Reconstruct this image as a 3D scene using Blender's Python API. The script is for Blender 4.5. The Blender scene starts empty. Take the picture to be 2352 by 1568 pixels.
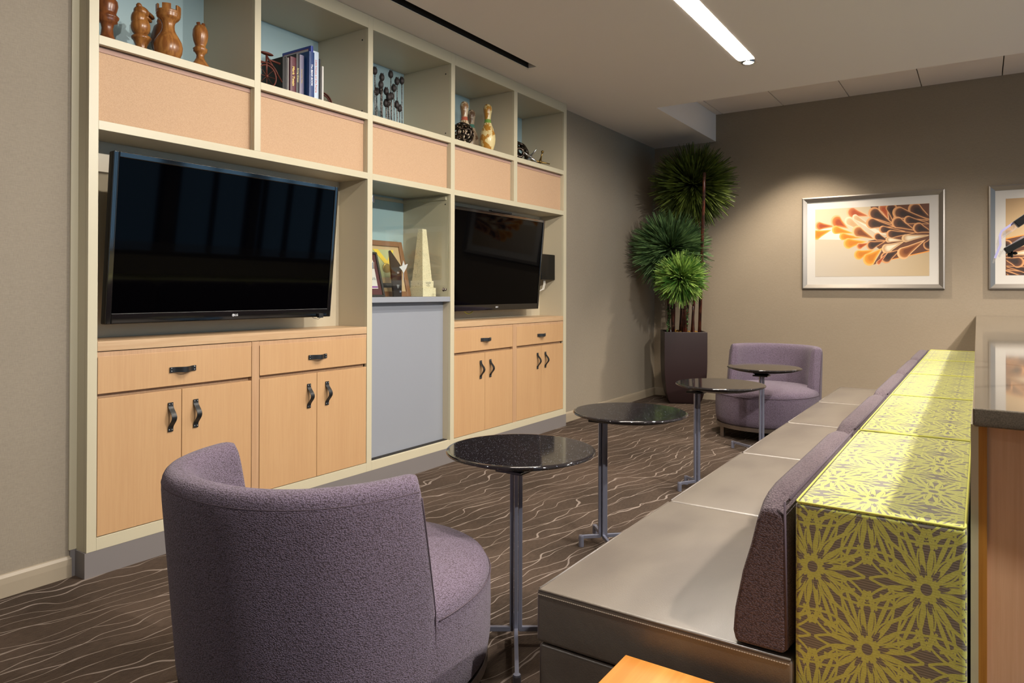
import bpy, bmesh, math, random
from math import sin, cos, pi, radians
from mathutils import Vector, Matrix
random.seed(7)
SC = bpy.context.scene
COL = SC.collection

# ---------------------------------------------------------------- camera
yaw, pit, rol, FPX = 0.588461, 0.0044242, 0.0030441, 1616.34
Fv = Vector((-sin(yaw)*cos(pit), cos(yaw)*cos(pit), sin(pit)))
Rv = Vector((cos(yaw), sin(yaw), 0)); Uv = Rv.cross(Fv)
R2 = Rv*cos(rol)+Uv*sin(rol); U2 = -Rv*sin(rol)+Uv*cos(rol)
cd = bpy.data.cameras.new('camera'); cam = bpy.data.objects.new('camera', cd); COL.objects.link(cam)
cd.sensor_width = 36; cd.lens = FPX/2352*36; cd.shift_y = -(784-661.65)/2352; cd.clip_start = 0.05; cd.clip_end = 60
m = Matrix((R2, U2, -Fv)).transposed().to_4x4(); m.translation = (0, 0, 1.15); cam.matrix_world = m
SC.camera = cam

# ---------------------------------------------------------------- view, world, light
SC.view_settings.view_transform = 'Standard'; SC.view_settings.look = 'None'
SC.view_settings.gamma = 1; SC.view_settings.use_curve_mapping = False
SC.view_settings.exposure = 0.83
SC.cycles.use_denoising = True
SC.cycles.max_bounces = 8
SC.cycles.sample_clamp_indirect = 4
W = bpy.data.worlds.new('dusk'); SC.world = W; W.use_nodes = True
W.node_tree.nodes['Background'].inputs[0].default_value = (0.20, 0.36, 0.55, 1)
W.node_tree.nodes['Background'].inputs[1].default_value = 1.5

SPOTK = 1.6
def spot(name, loc, target, power, size_deg, blend=0.4, col=(1, .86, .68), rad=0.04):
    l = bpy.data.lights.new(name, 'SPOT'); l.energy = power*SPOTK; l.spot_size = radians(size_deg); l.spot_blend = blend
    l.color = col; l.shadow_soft_size = rad
    o = bpy.data.objects.new(name, l); COL.objects.link(o); o.location = loc
    d = Vector(target)-Vector(loc); o.rotation_euler = d.to_track_quat('-Z', 'Y').to_euler(); return o
def area(name, loc, target, power, sx, sy, col=(1, .9, .76)):
    l = bpy.data.lights.new(name, 'AREA'); l.energy = power; l.shape = 'RECTANGLE'; l.size = sx; l.size_y = sy; l.color = col
    o = bpy.data.objects.new(name, l); COL.objects.link(o); o.location = loc
    d = Vector(target)-Vector(loc); o.rotation_euler = d.to_track_quat('-Z', 'Y').to_euler(); return o
WARM = (1, .88, .72)
NEUT = (1, .93, .85)
spot('wall_washer_light', (-1.42, 6.74, 3.0), (-1.42, 6.80, 0), 92, 92, .6, WARM)
spot('wall_washer_light_far_right', (1.0, 6.74, 3.0), (1.0, 6.80, 0), 85, 92, .6, WARM)
spot('strip_end_downlight', (-1.35, 4.976, 2.74), (-1.35, 4.976, 0), 38, 105, .7, WARM)
for i, (x, y, p, c) in enumerate([(1.15, 1.2, 140, 172), (1.25, 3.3, 140, 168), (1.25, 5.2, 70, 130)]):
    spot('counter_downlight', (x, y, 2.735), (x-.35, y-.1, 0), p, c, .15 if i < 2 else .6, NEUT, .03)
for i, (x, y, p) in enumerate([(-2.3, -0.4, 30), (-.9, 2.2, 45), (-.9, 3.9, 45)]):  # first spot is added fill for the near armchair's dark lower-left back
    if p: spot('lounge_downlight_and_fill', (x, y, 2.745), (x, y+.2, 0), p, 130, .6, NEUT, .05)

# ---------------------------------------------------------------- helpers
def lin(c):
    if isinstance(c, str):
        c = tuple(int(c[i:i+2], 16)/255 for i in (1, 3, 5))
    return tuple((v/12.92 if v <= .04045 else ((v+.055)/1.055)**2.4) for v in c)
class S:
    def __init__(s, nt, so): s.nt, s.s = nt, so
    def op(s, o, *a): return mth(s.nt, o, s, *a)
    def __add__(s, b): return s.op('ADD', b)
    __radd__ = __add__
    def __sub__(s, b): return s.op('SUBTRACT', b)
    def __rsub__(s, b): return mth(s.nt, 'SUBTRACT', b, s)
    def __mul__(s, b): return s.op('MULTIPLY', b)
    __rmul__ = __mul__
    def __truediv__(s, b): return s.op('DIVIDE', b)
    def __lt__(s, b): return s.op('LESS_THAN', b)
    def __gt__(s, b): return s.op('GREATER_THAN', b)
    def abs(s): return s.op('ABSOLUTE')
    def sin(s): return s.op('SINE')
    def max(s, b): return s.op('MAXIMUM', b)
    def min(s, b): return s.op('MINIMUM', b)
    def wrap(s, p): return s.op('WRAP', -p/2, p/2)
def mth(nt, o, *a):
    n = nt.nodes.new('ShaderNodeMath')
    n.operation = o
    if o == 'WRAP': a = (a[0], a[2], a[1])   # value, max, min
    for i, v in enumerate(a):
        if isinstance(v, S): nt.links.new(v.s, n.inputs[i])
        else: n.inputs[i].default_value = v
    return S(nt, n.outputs[0])
def ramp(x, lo, hi):
    n = x.nt.nodes.new('ShaderNodeMapRange'); x.nt.links.new(x.s, n.inputs[0])
    n.inputs[1].default_value = lo; n.inputs[2].default_value = hi; n.interpolation_type = 'SMOOTHSTEP'
    return S(x.nt, n.outputs[0])
class Mat:
    def __init__(s, name, c='#808080', rough=.5, metal=0, spec=None, **kw):
        s.m = bpy.data.materials.new(name); s.m.use_nodes = True; s.nt = s.m.node_tree
        s.b = s.nt.nodes['Principled BSDF']
        s.b.inputs['Base Color'].default_value = (*lin(c), 1); s.b.inputs['Roughness'].default_value = rough
        s.b.inputs['Metallic'].default_value = metal
        if spec is not None: s.b.inputs['Specular IOR Level'].default_value = spec
        for k, v in kw.items(): s.b.inputs[k.replace('_', ' ')].default_value = v
        s.m.diffuse_color = (*lin(c), 1)
        s.xyz_ = None
    def xyz(s):
        if not s.xyz_:
            t = s.nt.nodes.new('ShaderNodeTexCoord'); q = s.nt.nodes.new('ShaderNodeSeparateXYZ')
            s.nt.links.new(t.outputs['Object'], q.inputs[0]); s.xyz_ = [S(s.nt, q.outputs[i]) for i in range(3)]
        return s.xyz_
    def vec(s, x, y, z):
        n = s.nt.nodes.new('ShaderNodeCombineXYZ')
        for i, v in enumerate((x, y, z)):
            if isinstance(v, S): s.nt.links.new(v.s, n.inputs[i])
            else: n.inputs[i].default_value = v
        return n.outputs[0]
    def noise(s, sx=1, sy=1, sz=1, scale=10, detail=3, rough=.5, off=0):
        x, y, z = s.xyz(); n = s.nt.nodes.new('ShaderNodeTexNoise')
        s.nt.links.new(s.vec(x*sx+off, y*sy, z*sz), n.inputs['Vector'])
        n.inputs['Scale'].default_value = scale; n.inputs['Detail'].default_value = detail; n.inputs['Roughness'].default_value = rough
        return S(s.nt, n.outputs[0])
    def voro(s, sx=1, sy=1, sz=1, scale=10, feat='F1'):
        x, y, z = s.xyz(); n = s.nt.nodes.new('ShaderNodeTexVoronoi'); n.feature = feat
        s.nt.links.new(s.vec(x*sx, y*sy, z*sz), n.inputs['Vector']); n.inputs['Scale'].default_value = scale
        return S(s.nt, n.outputs['Distance'])
    def mix(s, f, a, b):
        n = s.nt.nodes.new('ShaderNodeMix'); n.data_type = 'RGBA'
        if isinstance(f, S): s.nt.links.new(f.s, n.inputs[0])
        else: n.inputs[0].default_value = f
        for i, v in ((6, a), (7, b)):
            if isinstance(v, str): n.inputs[i].default_value = (*lin(v), 1)
            else: s.nt.links.new(v, n.inputs[i])
        return n.outputs[2]
    def color(s, so): s.nt.links.new(so, s.b.inputs['Base Color']); return s
    def rough(s, v): s.nt.links.new(v.s, s.b.inputs['Roughness']); return s
    def bump(s, h, strength=.3, dist=.002):
        n = s.nt.nodes.new('ShaderNodeBump'); n.inputs['Strength'].default_value = strength; n.inputs['Distance'].default_value = dist
        s.nt.links.new(h.s, n.inputs['Height']); s.nt.links.new(n.outputs[0], s.b.inputs['Normal']); return s

# ---------------------------------------------------------------- materials
M = {}
def simple(k, name, *a, **kw): M[k] = Mat(name, *a, **kw).m
def mk_linen(name, a, b):
    q = Mat(name, a, .85); n1 = q.noise(1, 1, .12, 420, 2); n2 = q.noise(.12, .12, 1, 420, 2); n3 = q.noise(1, 1, 1, 3, 2)
    t = ramp(n1*.5+n2*.5, .30, .70)*.6+n3*.35
    q.color(q.mix(t, a, b)); q.bump(n1+n2, .25, .001); return q.m
M['wall'] = mk_linen('linen wallcovering', '#807668', '#938979')
M['wallfar'] = mk_linen('linen wallcovering warm', '#877a68', '#988a77')
simple('paint', 'off white ceiling paint', '#e0dad4', .9)
simple('tile', 'ceiling tile', '#e4d9cf', .9)
simple('darkgap', 'dark gap', '#17130f', .8)
simple('white', 'white paint', '#d9d4c8', .6)
simple('base', 'baseboard vinyl', '#978b78', .45)
simple('cream', 'cream lacquer', '#bdb59c', .38)
simple('niche', 'cream lacquer niche', '#b9ae96', .4)
simple('teal', 'pale blue back panel', '#9db6bb', .5)
def mk_fascia():
    q = Mat('peach fabric panel', '#cda884', .8); n = q.noise(1, 1, 1, 350, 2); q.color(q.mix(ramp(n, .3, .7), '#b08f70', '#bf9f80')); q.bump(n, .2, .0006); return q.m
M['fascia'] = mk_fascia()
simple('fasciaedge', 'mauve top strip', '#a58577', .7)
def mk_wood(name, a, b, axis='z', sc=1, rough=.42):
    q = Mat(name, a, rough)
    s = {'z': (1, 1, .035), 'x': (.035, 1, 1), 'y': (1, .035, 1)}[axis]
    n = q.noise(*s, 150*sc, 3, .6); n2 = q.noise(s[0]*1.0, s[1]*1.0, s[2]*1.5, 9*sc, 3, .5, 4)
    q.color(q.mix(ramp(n*.6+n2*.4, .32, .68), a, b)); q.bump(n, .08, .0006); return q.m
M['wood'] = mk_wood('pale oak veneer', '#b58f67', '#bc976e')
M['woodh'] = mk_wood('pale oak veneer horizontal', '#b3926e', '#bfa280', 'y')
M['woodedge'] = mk_wood('oak rail', '#ae8a68', '#ba9776')
M['pine'] = mk_wood('varnished pine', '#bd7a30', '#d9a052', 'y', .25, .3)
M['laminate'] = mk_wood('beech laminate', '#c9a07e', '#d4ad8c')
M['edgeband'] = mk_wood('brown edge band', '#96601f', '#b98238', 'z', .5)
simple('kick', 'grey vinyl kick', '#75706f', .5)
def mk_metalpanel():
    q = Mat('brushed silver panel', '#bcc0c8', .42, .2); n = q.noise(1, 1, 1, 500, 2); q.color(q.mix(ramp(n, .3, .7), '#8f949d', '#9b9fa8')); return q.m
M['silver'] = mk_metalpanel()
simple('handle', 'black leather', '#1c1e20', .38)
simple('screw', 'steel screw', '#9a9fa5', .3, 1.)
simple('tvblack', 'gloss black plastic', '#060708', .07, 0, 1.0)
simple('boxblack', 'satin black plastic', '#060607', .2, 0, .2)
simple('screen', 'black screen glass', '#010102', .04, 0, .055)
simple('plastic', 'matt black plastic', '#121214', .5)
simple('chrome', 'chrome', '#c9ccd2', .15, 1.)
simple('steel', 'satin steel', '#858899', .34, .6); simple('steeld', 'dark satin steel', '#8a8078', .3, .9)
simple('logo', 'white logo print', '#c6c8cc', .5)
def mk_granite():
    q = Mat('black speckled stone', '#191719', .06, 0, .9)
    v = q.voro(1, 1, 1, 190); n = q.noise(1, 1, 1, 70, 2)
    q.color(q.mix((v < .17)*ramp(n, .42, .6), '#1b181a', '#9aa0ae')); return q.m
M['granite'] = mk_granite()
simple('under', 'dark lacquer', '#120e0e', .12, 0, .6)
def mk_boucle(name, a, b, c):
    q = Mat(name, a, .95, 0, .15, Sheen_Weight=.12)
    x, y, z = q.xyz()
    v = q.voro(.8, .8, 1.2, 330); n = q.noise(1, 1, 1, 150, 3); row = q.noise(.12, .12, 1, 230, 2)
    t = ramp(v, .0, .9)
    c1 = q.mix(t, b, a); c2 = q.mix(ramp(n, .58, .72)*.5, c1, c)
    q.color(c2); q.bump((1-v)*.7+row*.55+n*.3, .8, .003); return q.m
M['boucle'] = mk_boucle('heather mauve boucle', '#4b4048', '#786b7e', '#342b31')
M['boucle2'] = mk_boucle('mauve boucle cushion', '#453a3f', '#685a5f', '#2e2528')
simple('piping', 'dark mauve piping', '#4c4049', .95)
def mk_leather():
    q = Mat('taupe leather', '#5d554d', .36, 0, .7)
    v = q.voro(1, 1, 1, 420, 'DISTANCE_TO_EDGE') if False else q.noise(1, 1, 1, 380, 2); n = q.noise(1, .5, 1, 5, 3); n2 = q.noise(1, .3, 1, 16, 3)
    q.color(q.mix(ramp(n, .35, .65), '#5a524b', '#665e55')); q.bump(v*.25+n*3+n2*.8, .25, .004); return q.m
M['leather'] = mk_leather()
simple('stitch', 'pale stitching', '#b3a797', .7)
def mk_carpet():
    q = Mat('wavy line carpet', '#4a3f33', .95, 0, .1)
    x, y, z = q.xyz()
    u = x*.985-y*.17; w = x*.17+y*.985          # u across the lines, w along them
    def nz(su, sw, sc, off, det=1):
        n = q.nt.nodes.new('ShaderNodeTexNoise'); q.nt.links.new(q.vec(u*su+off, w*sw, 0.0), n.inputs['Vector'])
        n.inputs['Scale'].default_value = sc; n.inputs['Detail'].default_value = det; return S(q.nt, n.outputs[0])
    def fam(off, sp, amp, width):
        k = u+(nz(1, .55, 2.6, off, 1)-.5)*amp+(nz(1, .9, 5.5, off+9, 1)-.5)*.11
        d = (k/sp).wrap(1.0).abs()*sp
        return 1-ramp(d, width*.6, width*1.3)
    wv = ramp(nz(1, 1, 6, 30), .35, .65)*.0017+.0014
    def fam2(off, sp, amp):
        k = u+(nz(1, .55, 2.6, off, 1)-.5)*amp+(nz(1, .9, 5.5, off+9, 1)-.5)*.11
        d = (k/sp).wrap(1.0).abs()*sp
        return d < wv
    L = fam2(0, .092, .32).max(fam2(41, .118, .30))
    pile = nz(6, .6, 60, 3, 2); big = nz(1, .8, 2.2, 77, 2); spk = q.noise(1, 1, 1, 500, 2)
    g = q.mix(ramp(pile*.5+big*.5, .33, .66), '#2c241d', '#4d4036')
    g = q.mix(ramp(spk, .3, .7)*.3, g, '#5c5047')
    q.color(q.mix(L*ramp(spk, .1, .45), g, '#81766e')); q.bump(spk*.6+L*.6+pile*.2, .6, .004); return q.m
M['carpet'] = mk_carpet()
def mk_floral():
    q = Mat('lime floral jacquard', '#b8b23c', .55, 0, .5, Sheen_Weight=.25)
    x, y, z = q.xyz()
    g = q.nt.nodes.new('ShaderNodeTexCoord'); sp = q.nt.nodes.new('ShaderNodeSeparateXYZ'); q.nt.links.new(g.outputs['Normal'], sp.inputs[0])
    nx, nz_ = S(q.nt, sp.outputs[0]).abs(), S(q.nt, sp.outputs[2]).abs()
    isz = nz_ > .7; isx = nx > .7
    p = x*(1-isx)+y*isx                     # horizontal coordinate
    r_ = z*(1-isz)+y*isz                    # vertical coordinate (y on top faces)
    def flower(ax, az):
        dx = (p-ax).wrap(.19); dz = (r_-az).wrap(.266)
        dx = dx+dz*.0; X = dx/.107; Z = dz/.125
        r = (X*X+Z*Z).op('SQRT'); th = mth(q.nt, 'ARCTAN2', Z, X)
        def loop(n, ph, r0, r1, wd, t):
            a = (th-ph).wrap(2*pi/n).abs()*r
            w = ((r-r0)*(pi/(r1-r0))).sin()*wd
            return ((a-w).abs() < t)*(r > r0)*(r < r1)
        def fill(n, ph, r0, r1, wd):
            a = (th-ph).wrap(2*pi/n).abs()*r
            w = (r-r0)*(r1-r)*(4/((r1-r0)**2))*wd
            return (a < w)*(r > r0)*(r < r1)
        f = loop(8, .39, .15, 1.04, .150, .020)
        f = f.max(loop(8, 0, .12, .86, .085, .020)).max(loop(16, .2, .18, .58, .05, .014))
        f = f.max(fill(8, .39, .30, .98, .034)*(r > .3))
        f = f.max((r < .20)*(r > .085)).max(((r-.87).abs() < .022)*((th-.39).wrap(2*pi/8).abs() < .17))
        hole = fill(8, .2, .16, .36, .035)
        return f*(1-hole)*(r > .085)
    f = flower(-.082, .62).max(flower(.013, .487))
    st = (r_*(2*pi/.0042)).sin() if False else ((r_+p*.04)*(2*pi/.0046)).sin()
    ground = q.mix(ramp(st, -.6, .6), '#534e44', '#6f695f')
    yel = q.mix(ramp(q.noise(1, 1, 1, 300, 2), .3, .7), '#a0a248', '#acae55')
    q.color(q.mix(f, ground, yel)); q.bump(f*.5+st*.1, .2, .001); return q.m
M['floral'] = mk_floral()
simple('lime', 'lime welt', '#b3b255', .8)
def mk_stone():
    q = Mat('travertine', '#c9bb97', .7); n = q.noise(1, 1, 1, 60, 4); v = q.noise(1, 1, 1, 170, 3)
    q.color(q.mix(ramp(v, .28, .42), '#8b7d61', '#d6caa8')); q.bump(n+v, .4, .002); return q.m
M['stone'] = mk_stone()
def mk_turned(name, a, b):
    q = Mat(name, a, .28, 0, .5); n = q.noise(3, 3, .5, 22, 3, .6); q.color(q.mix(ramp(n, .35, .65), a, b)); return q.m
M['teak'] = mk_turned('turned dark wood', '#5c3018', '#7c4824')
M['teak2'] = mk_turned('turned amber wood', '#7a4a22', '#9c6a36')
simple('rust', 'rust brown metal', '#5a2c22', .5, .4)
simple('bronze', 'dark bronze', '#4a4038', .25, .9)
simple('brass', 'aged brass', '#8a7140', .3, .9)
simple('pod', 'blackened pod', '#2c2524', .55, .3)
def mk_podstem():
    q = Mat('mottled stem', '#6b6360', .5, .3); n = q.noise(1, 1, 1, 140, 2); q.color(q.mix(ramp(n, .45, .55), '#29211f', '#8d8580')); return q.m
M['podstem'] = mk_podstem()
def mk_pin(name, a, b, band):
    q = Mat(name, a, .25, 0, .5); x, y, z = q.xyz(); n = q.noise(1, 1, .7, 24, 3, .6)
    c = q.mix(ramp(n, .50, .53), a, b); bm_ = (z > .235)*(z < .262)
    q.color(q.mix(bm_*.85, c, band)); return q.m
M['pinred'] = mk_pin('mottled pin red neck', '#cdbb9d', '#96704f', '#b5442a')
M['pinteal'] = mk_pin('mottled pin teal neck', '#c2ad92', '#84654f', '#2f8f80')
M['pingreen'] = mk_pin('mottled pin green neck', '#d6c38d', '#a9772e', '#4a8a2a')
def mk_glass(name, c, a, rough=.02):
    q = Mat(name, c, rough); q.b.inputs['Alpha'].default_value = a; q.b.inputs['Specular IOR Level'].default_value = .8; return q.m
def mk_pane():
    # clear pane: transparent with fresnel reflection
    m = bpy.data.materials.new('clear pane'); m.use_nodes = True; nt = m.node_tree; nt.nodes.clear()
    o = nt.nodes.new('ShaderNodeOutputMaterial'); mx = nt.nodes.new('ShaderNodeMixShader'); t = nt.nodes.new('ShaderNodeBsdfTransparent')
    g = nt.nodes.new('ShaderNodeBsdfGlossy'); g.inputs['Roughness'].default_value = .01
    lw = nt.nodes.new('ShaderNodeLayerWeight'); p5 = nt.nodes.new('ShaderNodeMath'); p5.operation = 'POWER'; p5.inputs[1].default_value = 4
    f = nt.nodes.new('ShaderNodeMath'); f.operation = 'MULTIPLY_ADD'; f.inputs[1].default_value = .9; f.inputs[2].default_value = .03
    nt.links.new(lw.outputs['Facing'], p5.inputs[0]); nt.links.new(p5.outputs[0], f.inputs[0])
    t.inputs[0].default_value = (.96, .98, .97, 1)
    nt.links.new(f.outputs[0], mx.inputs[0]); nt.links.new(t.outputs[0], mx.inputs[1]); nt.links.new(g.outputs[0], mx.inputs[2]); nt.links.new(mx.outputs[0], o.inputs[0])
    return m
M['pane'] = mk_pane()
M['acrylic'] = mk_glass('clear acrylic', '#c9cdd8', .28)
simple('acredge', 'lavender acrylic edge', '#b6b3e0', .2)
def mk_counter():
    q = Mat('grey solid surface', '#655d52', .05, 0, .9); n = q.noise(1, 1, 1, 500, 2); n2 = q.noise(1, .2, 1, 8, 2)
    q.color(q.mix(ramp(n, .3, .7)*.6+ramp(n2, .3, .7)*.2, '#514a40', '#736a5d')); return q.m
M['counter'] = mk_counter()
simple('frame', 'brushed silver frame', '#8d8780', .38, .8)
simple('mat', 'white mat board', '#c6c1ba', .8)
simple('planter', 'dark plum planter', '#2b1d1e', .33)
def mk_cane():
    q = Mat('dark bamboo', '#3a1c16', .3); x, y, z = q.xyz(); n = q.noise(1, 1, .3, 30, 2); nd = (((z/.16).wrap(1.0)).abs() < .03)
    q.color(q.mix(nd, q.mix(ramp(n, .4, .7), '#24100e', '#5a2a1c'), '#4a3020')); return q.m
M['cane'] = mk_cane()
def mk_leaf(name, a, b):
    q = Mat(name, a, .5, 0, .25); n = q.noise(1, 1, 1, 11, 2); q.color(q.mix(ramp(n, .35, .65), a, b)); return q.m
M['leaf1'] = mk_leaf('dark olive blades', '#2c3614', '#566426')
M['leaf2'] = mk_leaf('dark green blades', '#30482a', '#5e7a4a')
M['leaf3'] = mk_leaf('bright green blades', '#3c6626', '#8aa850')
simple('moss', 'yellow brown moss', '#7a5a20', .9)
def emit(k, name, c, s):
    q = Mat(name, c, .5); q.b.inputs['Emission Color'].default_value = (*lin(c), 1); q.b.inputs['Emission Strength'].default_value = s; M[k] = q.m
emit('strip', 'glowing diffuser', '#fff3e2', 38.0)
emit('bulb', 'glowing lamp', '#fff1da', 40.0)
def vcol(name):
    q = Mat(name, '#ffffff', .7); a = q.nt.nodes.new('ShaderNodeVertexColor'); a.layer_name = 'c'; q.color(a.outputs[0]); return q.m
M['print'] = vcol('printed paper')

# ---------------------------------------------------------------- mesh building
class MB:
    def __init__(s): s.v = []; s.f = []; s.c = None
    def add(s, vs, fs):
        o = len(s.v); s.v += [tuple(v) for v in vs]; s.f += [tuple(i+o for i in f) for f in fs]; return s
    def box(s, x0, x1, y0, y1, z0, z1):
        x0, x1 = min(x0, x1), max(x0, x1); y0, y1 = min(y0, y1), max(y0, y1); z0, z1 = min(z0, z1), max(z0, z1)
        v = [(x, y, z) for x in (x0, x1) for y in (y0, y1) for z in (z0, z1)]
        return s.add(v, [(0, 1, 3, 2), (4, 6, 7, 5), (0, 4, 5, 1), (2, 3, 7, 6), (0, 2, 6, 4), (1, 5, 7, 3)])
    def lathe(s, prof, seg=32, cx=0, cy=0, sx=1, sy=1):
        vs = []; fs = []
        for r, z in prof:
            for i in range(seg):
                a = 2*pi*i/seg; vs.append((cx+r*cos(a)*sx, cy+r*sin(a)*sy, z))
        n = len(prof)
        for j in range(n-1):
            for i in range(seg):
                k = (i+1) % seg; fs.append((j*seg+i, j*seg+k, (j+1)*seg+k, (j+1)*seg+i))
        if prof[0][0] > 1e-6: fs.append(tuple(range(seg))[::-1])
        if prof[-1][0] > 1e-6: fs.append(tuple((n-1)*seg+i for i in range(seg)))
        return s.add(vs, fs)
    def tube(s, pts, r, seg=8, cap=True, closed=False, flat=1.0):
        pts = [Vector(p) for p in pts]; n = len(pts); rr = r if isinstance(r, (list, tuple)) else [r]*n
        up = None; vs = []
        for i, p in enumerate(pts):
            if closed: d = pts[(i+1) % n]-pts[i-1]
            else: d = (pts[min(i+1, n-1)]-pts[max(i-1, 0)])
            d.normalize()
            if up is None:
                up = Vector((0, 0, 1)) if abs(d.z) < .9 else Vector((1, 0, 0))
            a = d.cross(up).normalized(); b = a.cross(d).normalized(); up = b
            for k in range(seg):
                t = 2*pi*k/seg; vs.append(p+a*cos(t)*rr[i]+b*sin(t)*rr[i]*flat)
        fs = []
        for i in range(n if closed else n-1):
            j = (i+1) % n
            for k in range(seg):
                l = (k+1) % seg; fs.append((i*seg+k, i*seg+l, j*seg+l, j*seg+k))
        if cap and not closed: fs += [tuple(range(seg))[::-1], tuple((n-1)*seg+k for k in range(seg))]
        return s.add(vs, fs)
    def ball(s, c, r, seg=16, rings=10, sc=(1, 1, 1), rot=None):
        vs = []; fs = []; c = Vector(c)
        for j in range(rings+1):
            t = pi*j/rings
            for i in range(seg):
                a = 2*pi*i/seg; v = Vector((r*sc[0]*sin(t)*cos(a), r*sc[1]*sin(t)*sin(a), r*sc[2]*cos(t)))
                if rot: v = rot @ v
                vs.append(c+v)
        for j in range(rings):
            for i in range(seg):
                k = (i+1) % seg; fs.append((j*seg+i, (j+1)*seg+i, (j+1)*seg+k, j*seg+k))
        return s.add(vs, fs)
    def prism(s, pts, vec):
        """extrude a 3D polygon along vec"""
        n = len(pts); vec = Vector(vec); a = [Vector(p) for p in pts]; b = [p+vec for p in a]
        return s.add(a+b, [tuple(range(n))[::-1], tuple(range(n, 2*n))]+[(i, (i+1) % n, n+(i+1) % n, n+i) for i in range(n)])
def obj(name, mb, mat, parent=None, bevel=0, smooth=False, sub=0, seg=2, weld=True):
    me = bpy.data.meshes.new(name); me.from_pydata(mb.v, [], mb.f); me.update()
    bm = bmesh.new(); bm.from_mesh(me)
    if weld: bmesh.ops.remove_doubles(bm, verts=bm.verts, dist=1e-5)
    bmesh.ops.recalc_face_normals(bm, faces=bm.faces); bm.to_mesh(me); bm.free()
    o = bpy.data.objects.new(name, me); COL.objects.link(o)
    me.materials.append(M[mat] if isinstance(mat, str) else mat)
    if smooth:
        for p in me.polygons: p.use_smooth = True
    if bevel:
        b = o.modifiers.new('b', 'BEVEL'); b.width = bevel; b.segments = seg; b.limit_method = 'ANGLE'; b.angle_limit = radians(40)
        for p in me.polygons: p.use_smooth = True
        w = o.modifiers.new('w', 'WEIGHTED_NORMAL'); w.keep_sharp = True
    if sub:
        m_ = o.modifiers.new('s', 'SUBSURF'); m_.levels = sub; m_.render_levels = sub
    if parent is not None:
        o.parent = parent; o.matrix_parent_inverse = world(parent).inverted()
    return o
def world(o):
    m_ = Matrix.LocRotScale(o.location, o.rotation_euler, o.scale)
    return world(o.parent) @ o.matrix_parent_inverse @ m_ if o.parent else m_
def thing(name, label, cat, loc, group=None, rot=0):
    o = bpy.data.objects.new(name, None); COL.objects.link(o); o.location = loc; o.rotation_euler = (0, 0, rot)
    o.empty_display_size = .05; o['label'] = label; o['category'] = cat
    if group: o['group'] = group
    return o
def tag(o, label, cat, group=None, kind=None):
    o['label'] = label; o['category'] = cat
    if group: o['group'] = group
    if kind: o['kind'] = kind
    return o
def struct(o): o['kind'] = 'structure'; return o
def copy_tree(o, parent=None):
    c = o.copy(); COL.objects.link(c)
    if parent is not None: c.parent = parent; c.matrix_parent_inverse = o.matrix_parent_inverse.copy()
    for ch in list(KIDS(o)): copy_tree(ch, c)
    return c
def KIDS(o): return [q for q in bpy.data.objects if q.parent == o]
def text(name, s, mat, size, loc, X, Y, parent=None, extr=.0002, bold=0, align='CENTER', sx=1):
    cu = bpy.data.curves.new(name, 'FONT'); cu.body = s; cu.size = size; cu.extrude = extr; cu.align_x = align; cu.align_y = 'CENTER'; cu.offset = bold
    cu.resolution_u = 3
    t = bpy.data.objects.new(name, cu); COL.objects.link(t)
    dg = bpy.context.evaluated_depsgraph_get(); me = bpy.data.meshes.new_from_object(t.evaluated_get(dg)); bpy.data.objects.remove(t)
    X = Vector(X); Y = Vector(Y); Z = X.cross(Y); mt = Matrix((X*sx, Y, Z)).transposed().to_4x4(); mt.translation = loc
    me.transform(mt); me.materials.clear(); me.materials.append(M[mat]); o = bpy.data.objects.new(name, me); COL.objects.link(o)
    if parent is not None: o.parent = parent; o.matrix_parent_inverse = world(parent).inverted()
    return o

# ================================================================ ROOM
CZ = 2.754; XW = -3.05; YF = 7.45; XR = 4.2; YN = -3.2; TZ = 3.04
struct(obj('floor', MB().box(XW-.5, XR+.2, YN-.2, YF+.2, -.1, 0), 'carpet'))
w = MB(); w.box(XW-.5, XW, YN, 1.383, 0, TZ+.1); w.box(XW-.5, XW, 5.285, YF, 0, TZ+.1); w.box(XW-.5, XW-.375, 1.383, 5.285, 0, TZ+.1)
struct(obj('wall_left', w, 'wall'))
struct(obj('wall_far', MB().box(XW-.5, 2.1, YF, YF+.2, 0, TZ+.2).box(2.1, XR+.2, YF, YF+.2, 2.65, TZ+.2).box(2.1, XR+.2, YF, YF+.2, 0, .08), 'wallfar'))
f = MB(); f.box(2.1, XR, YF+.02, YF+.1, .08, .14); f.box(2.1, XR, YF+.02, YF+.1, 2.58, 2.65)
for x in (2.1, 2.8, 3.5, 4.14): f.box(x, x+.06, YF+.02, YF+.1, .14, 2.58)
fo = struct(obj('window_5', f, 'plastic', bevel=.004)); obj('window_pane', MB().box(2.1, XR, YF+.05, YF+.056, .08, 2.65), 'pane', fo)
struct(obj('wall_near', MB().box(XW-.5, XR+.2, YN-.2, YN, 0, TZ+.2), 'wall'))
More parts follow.
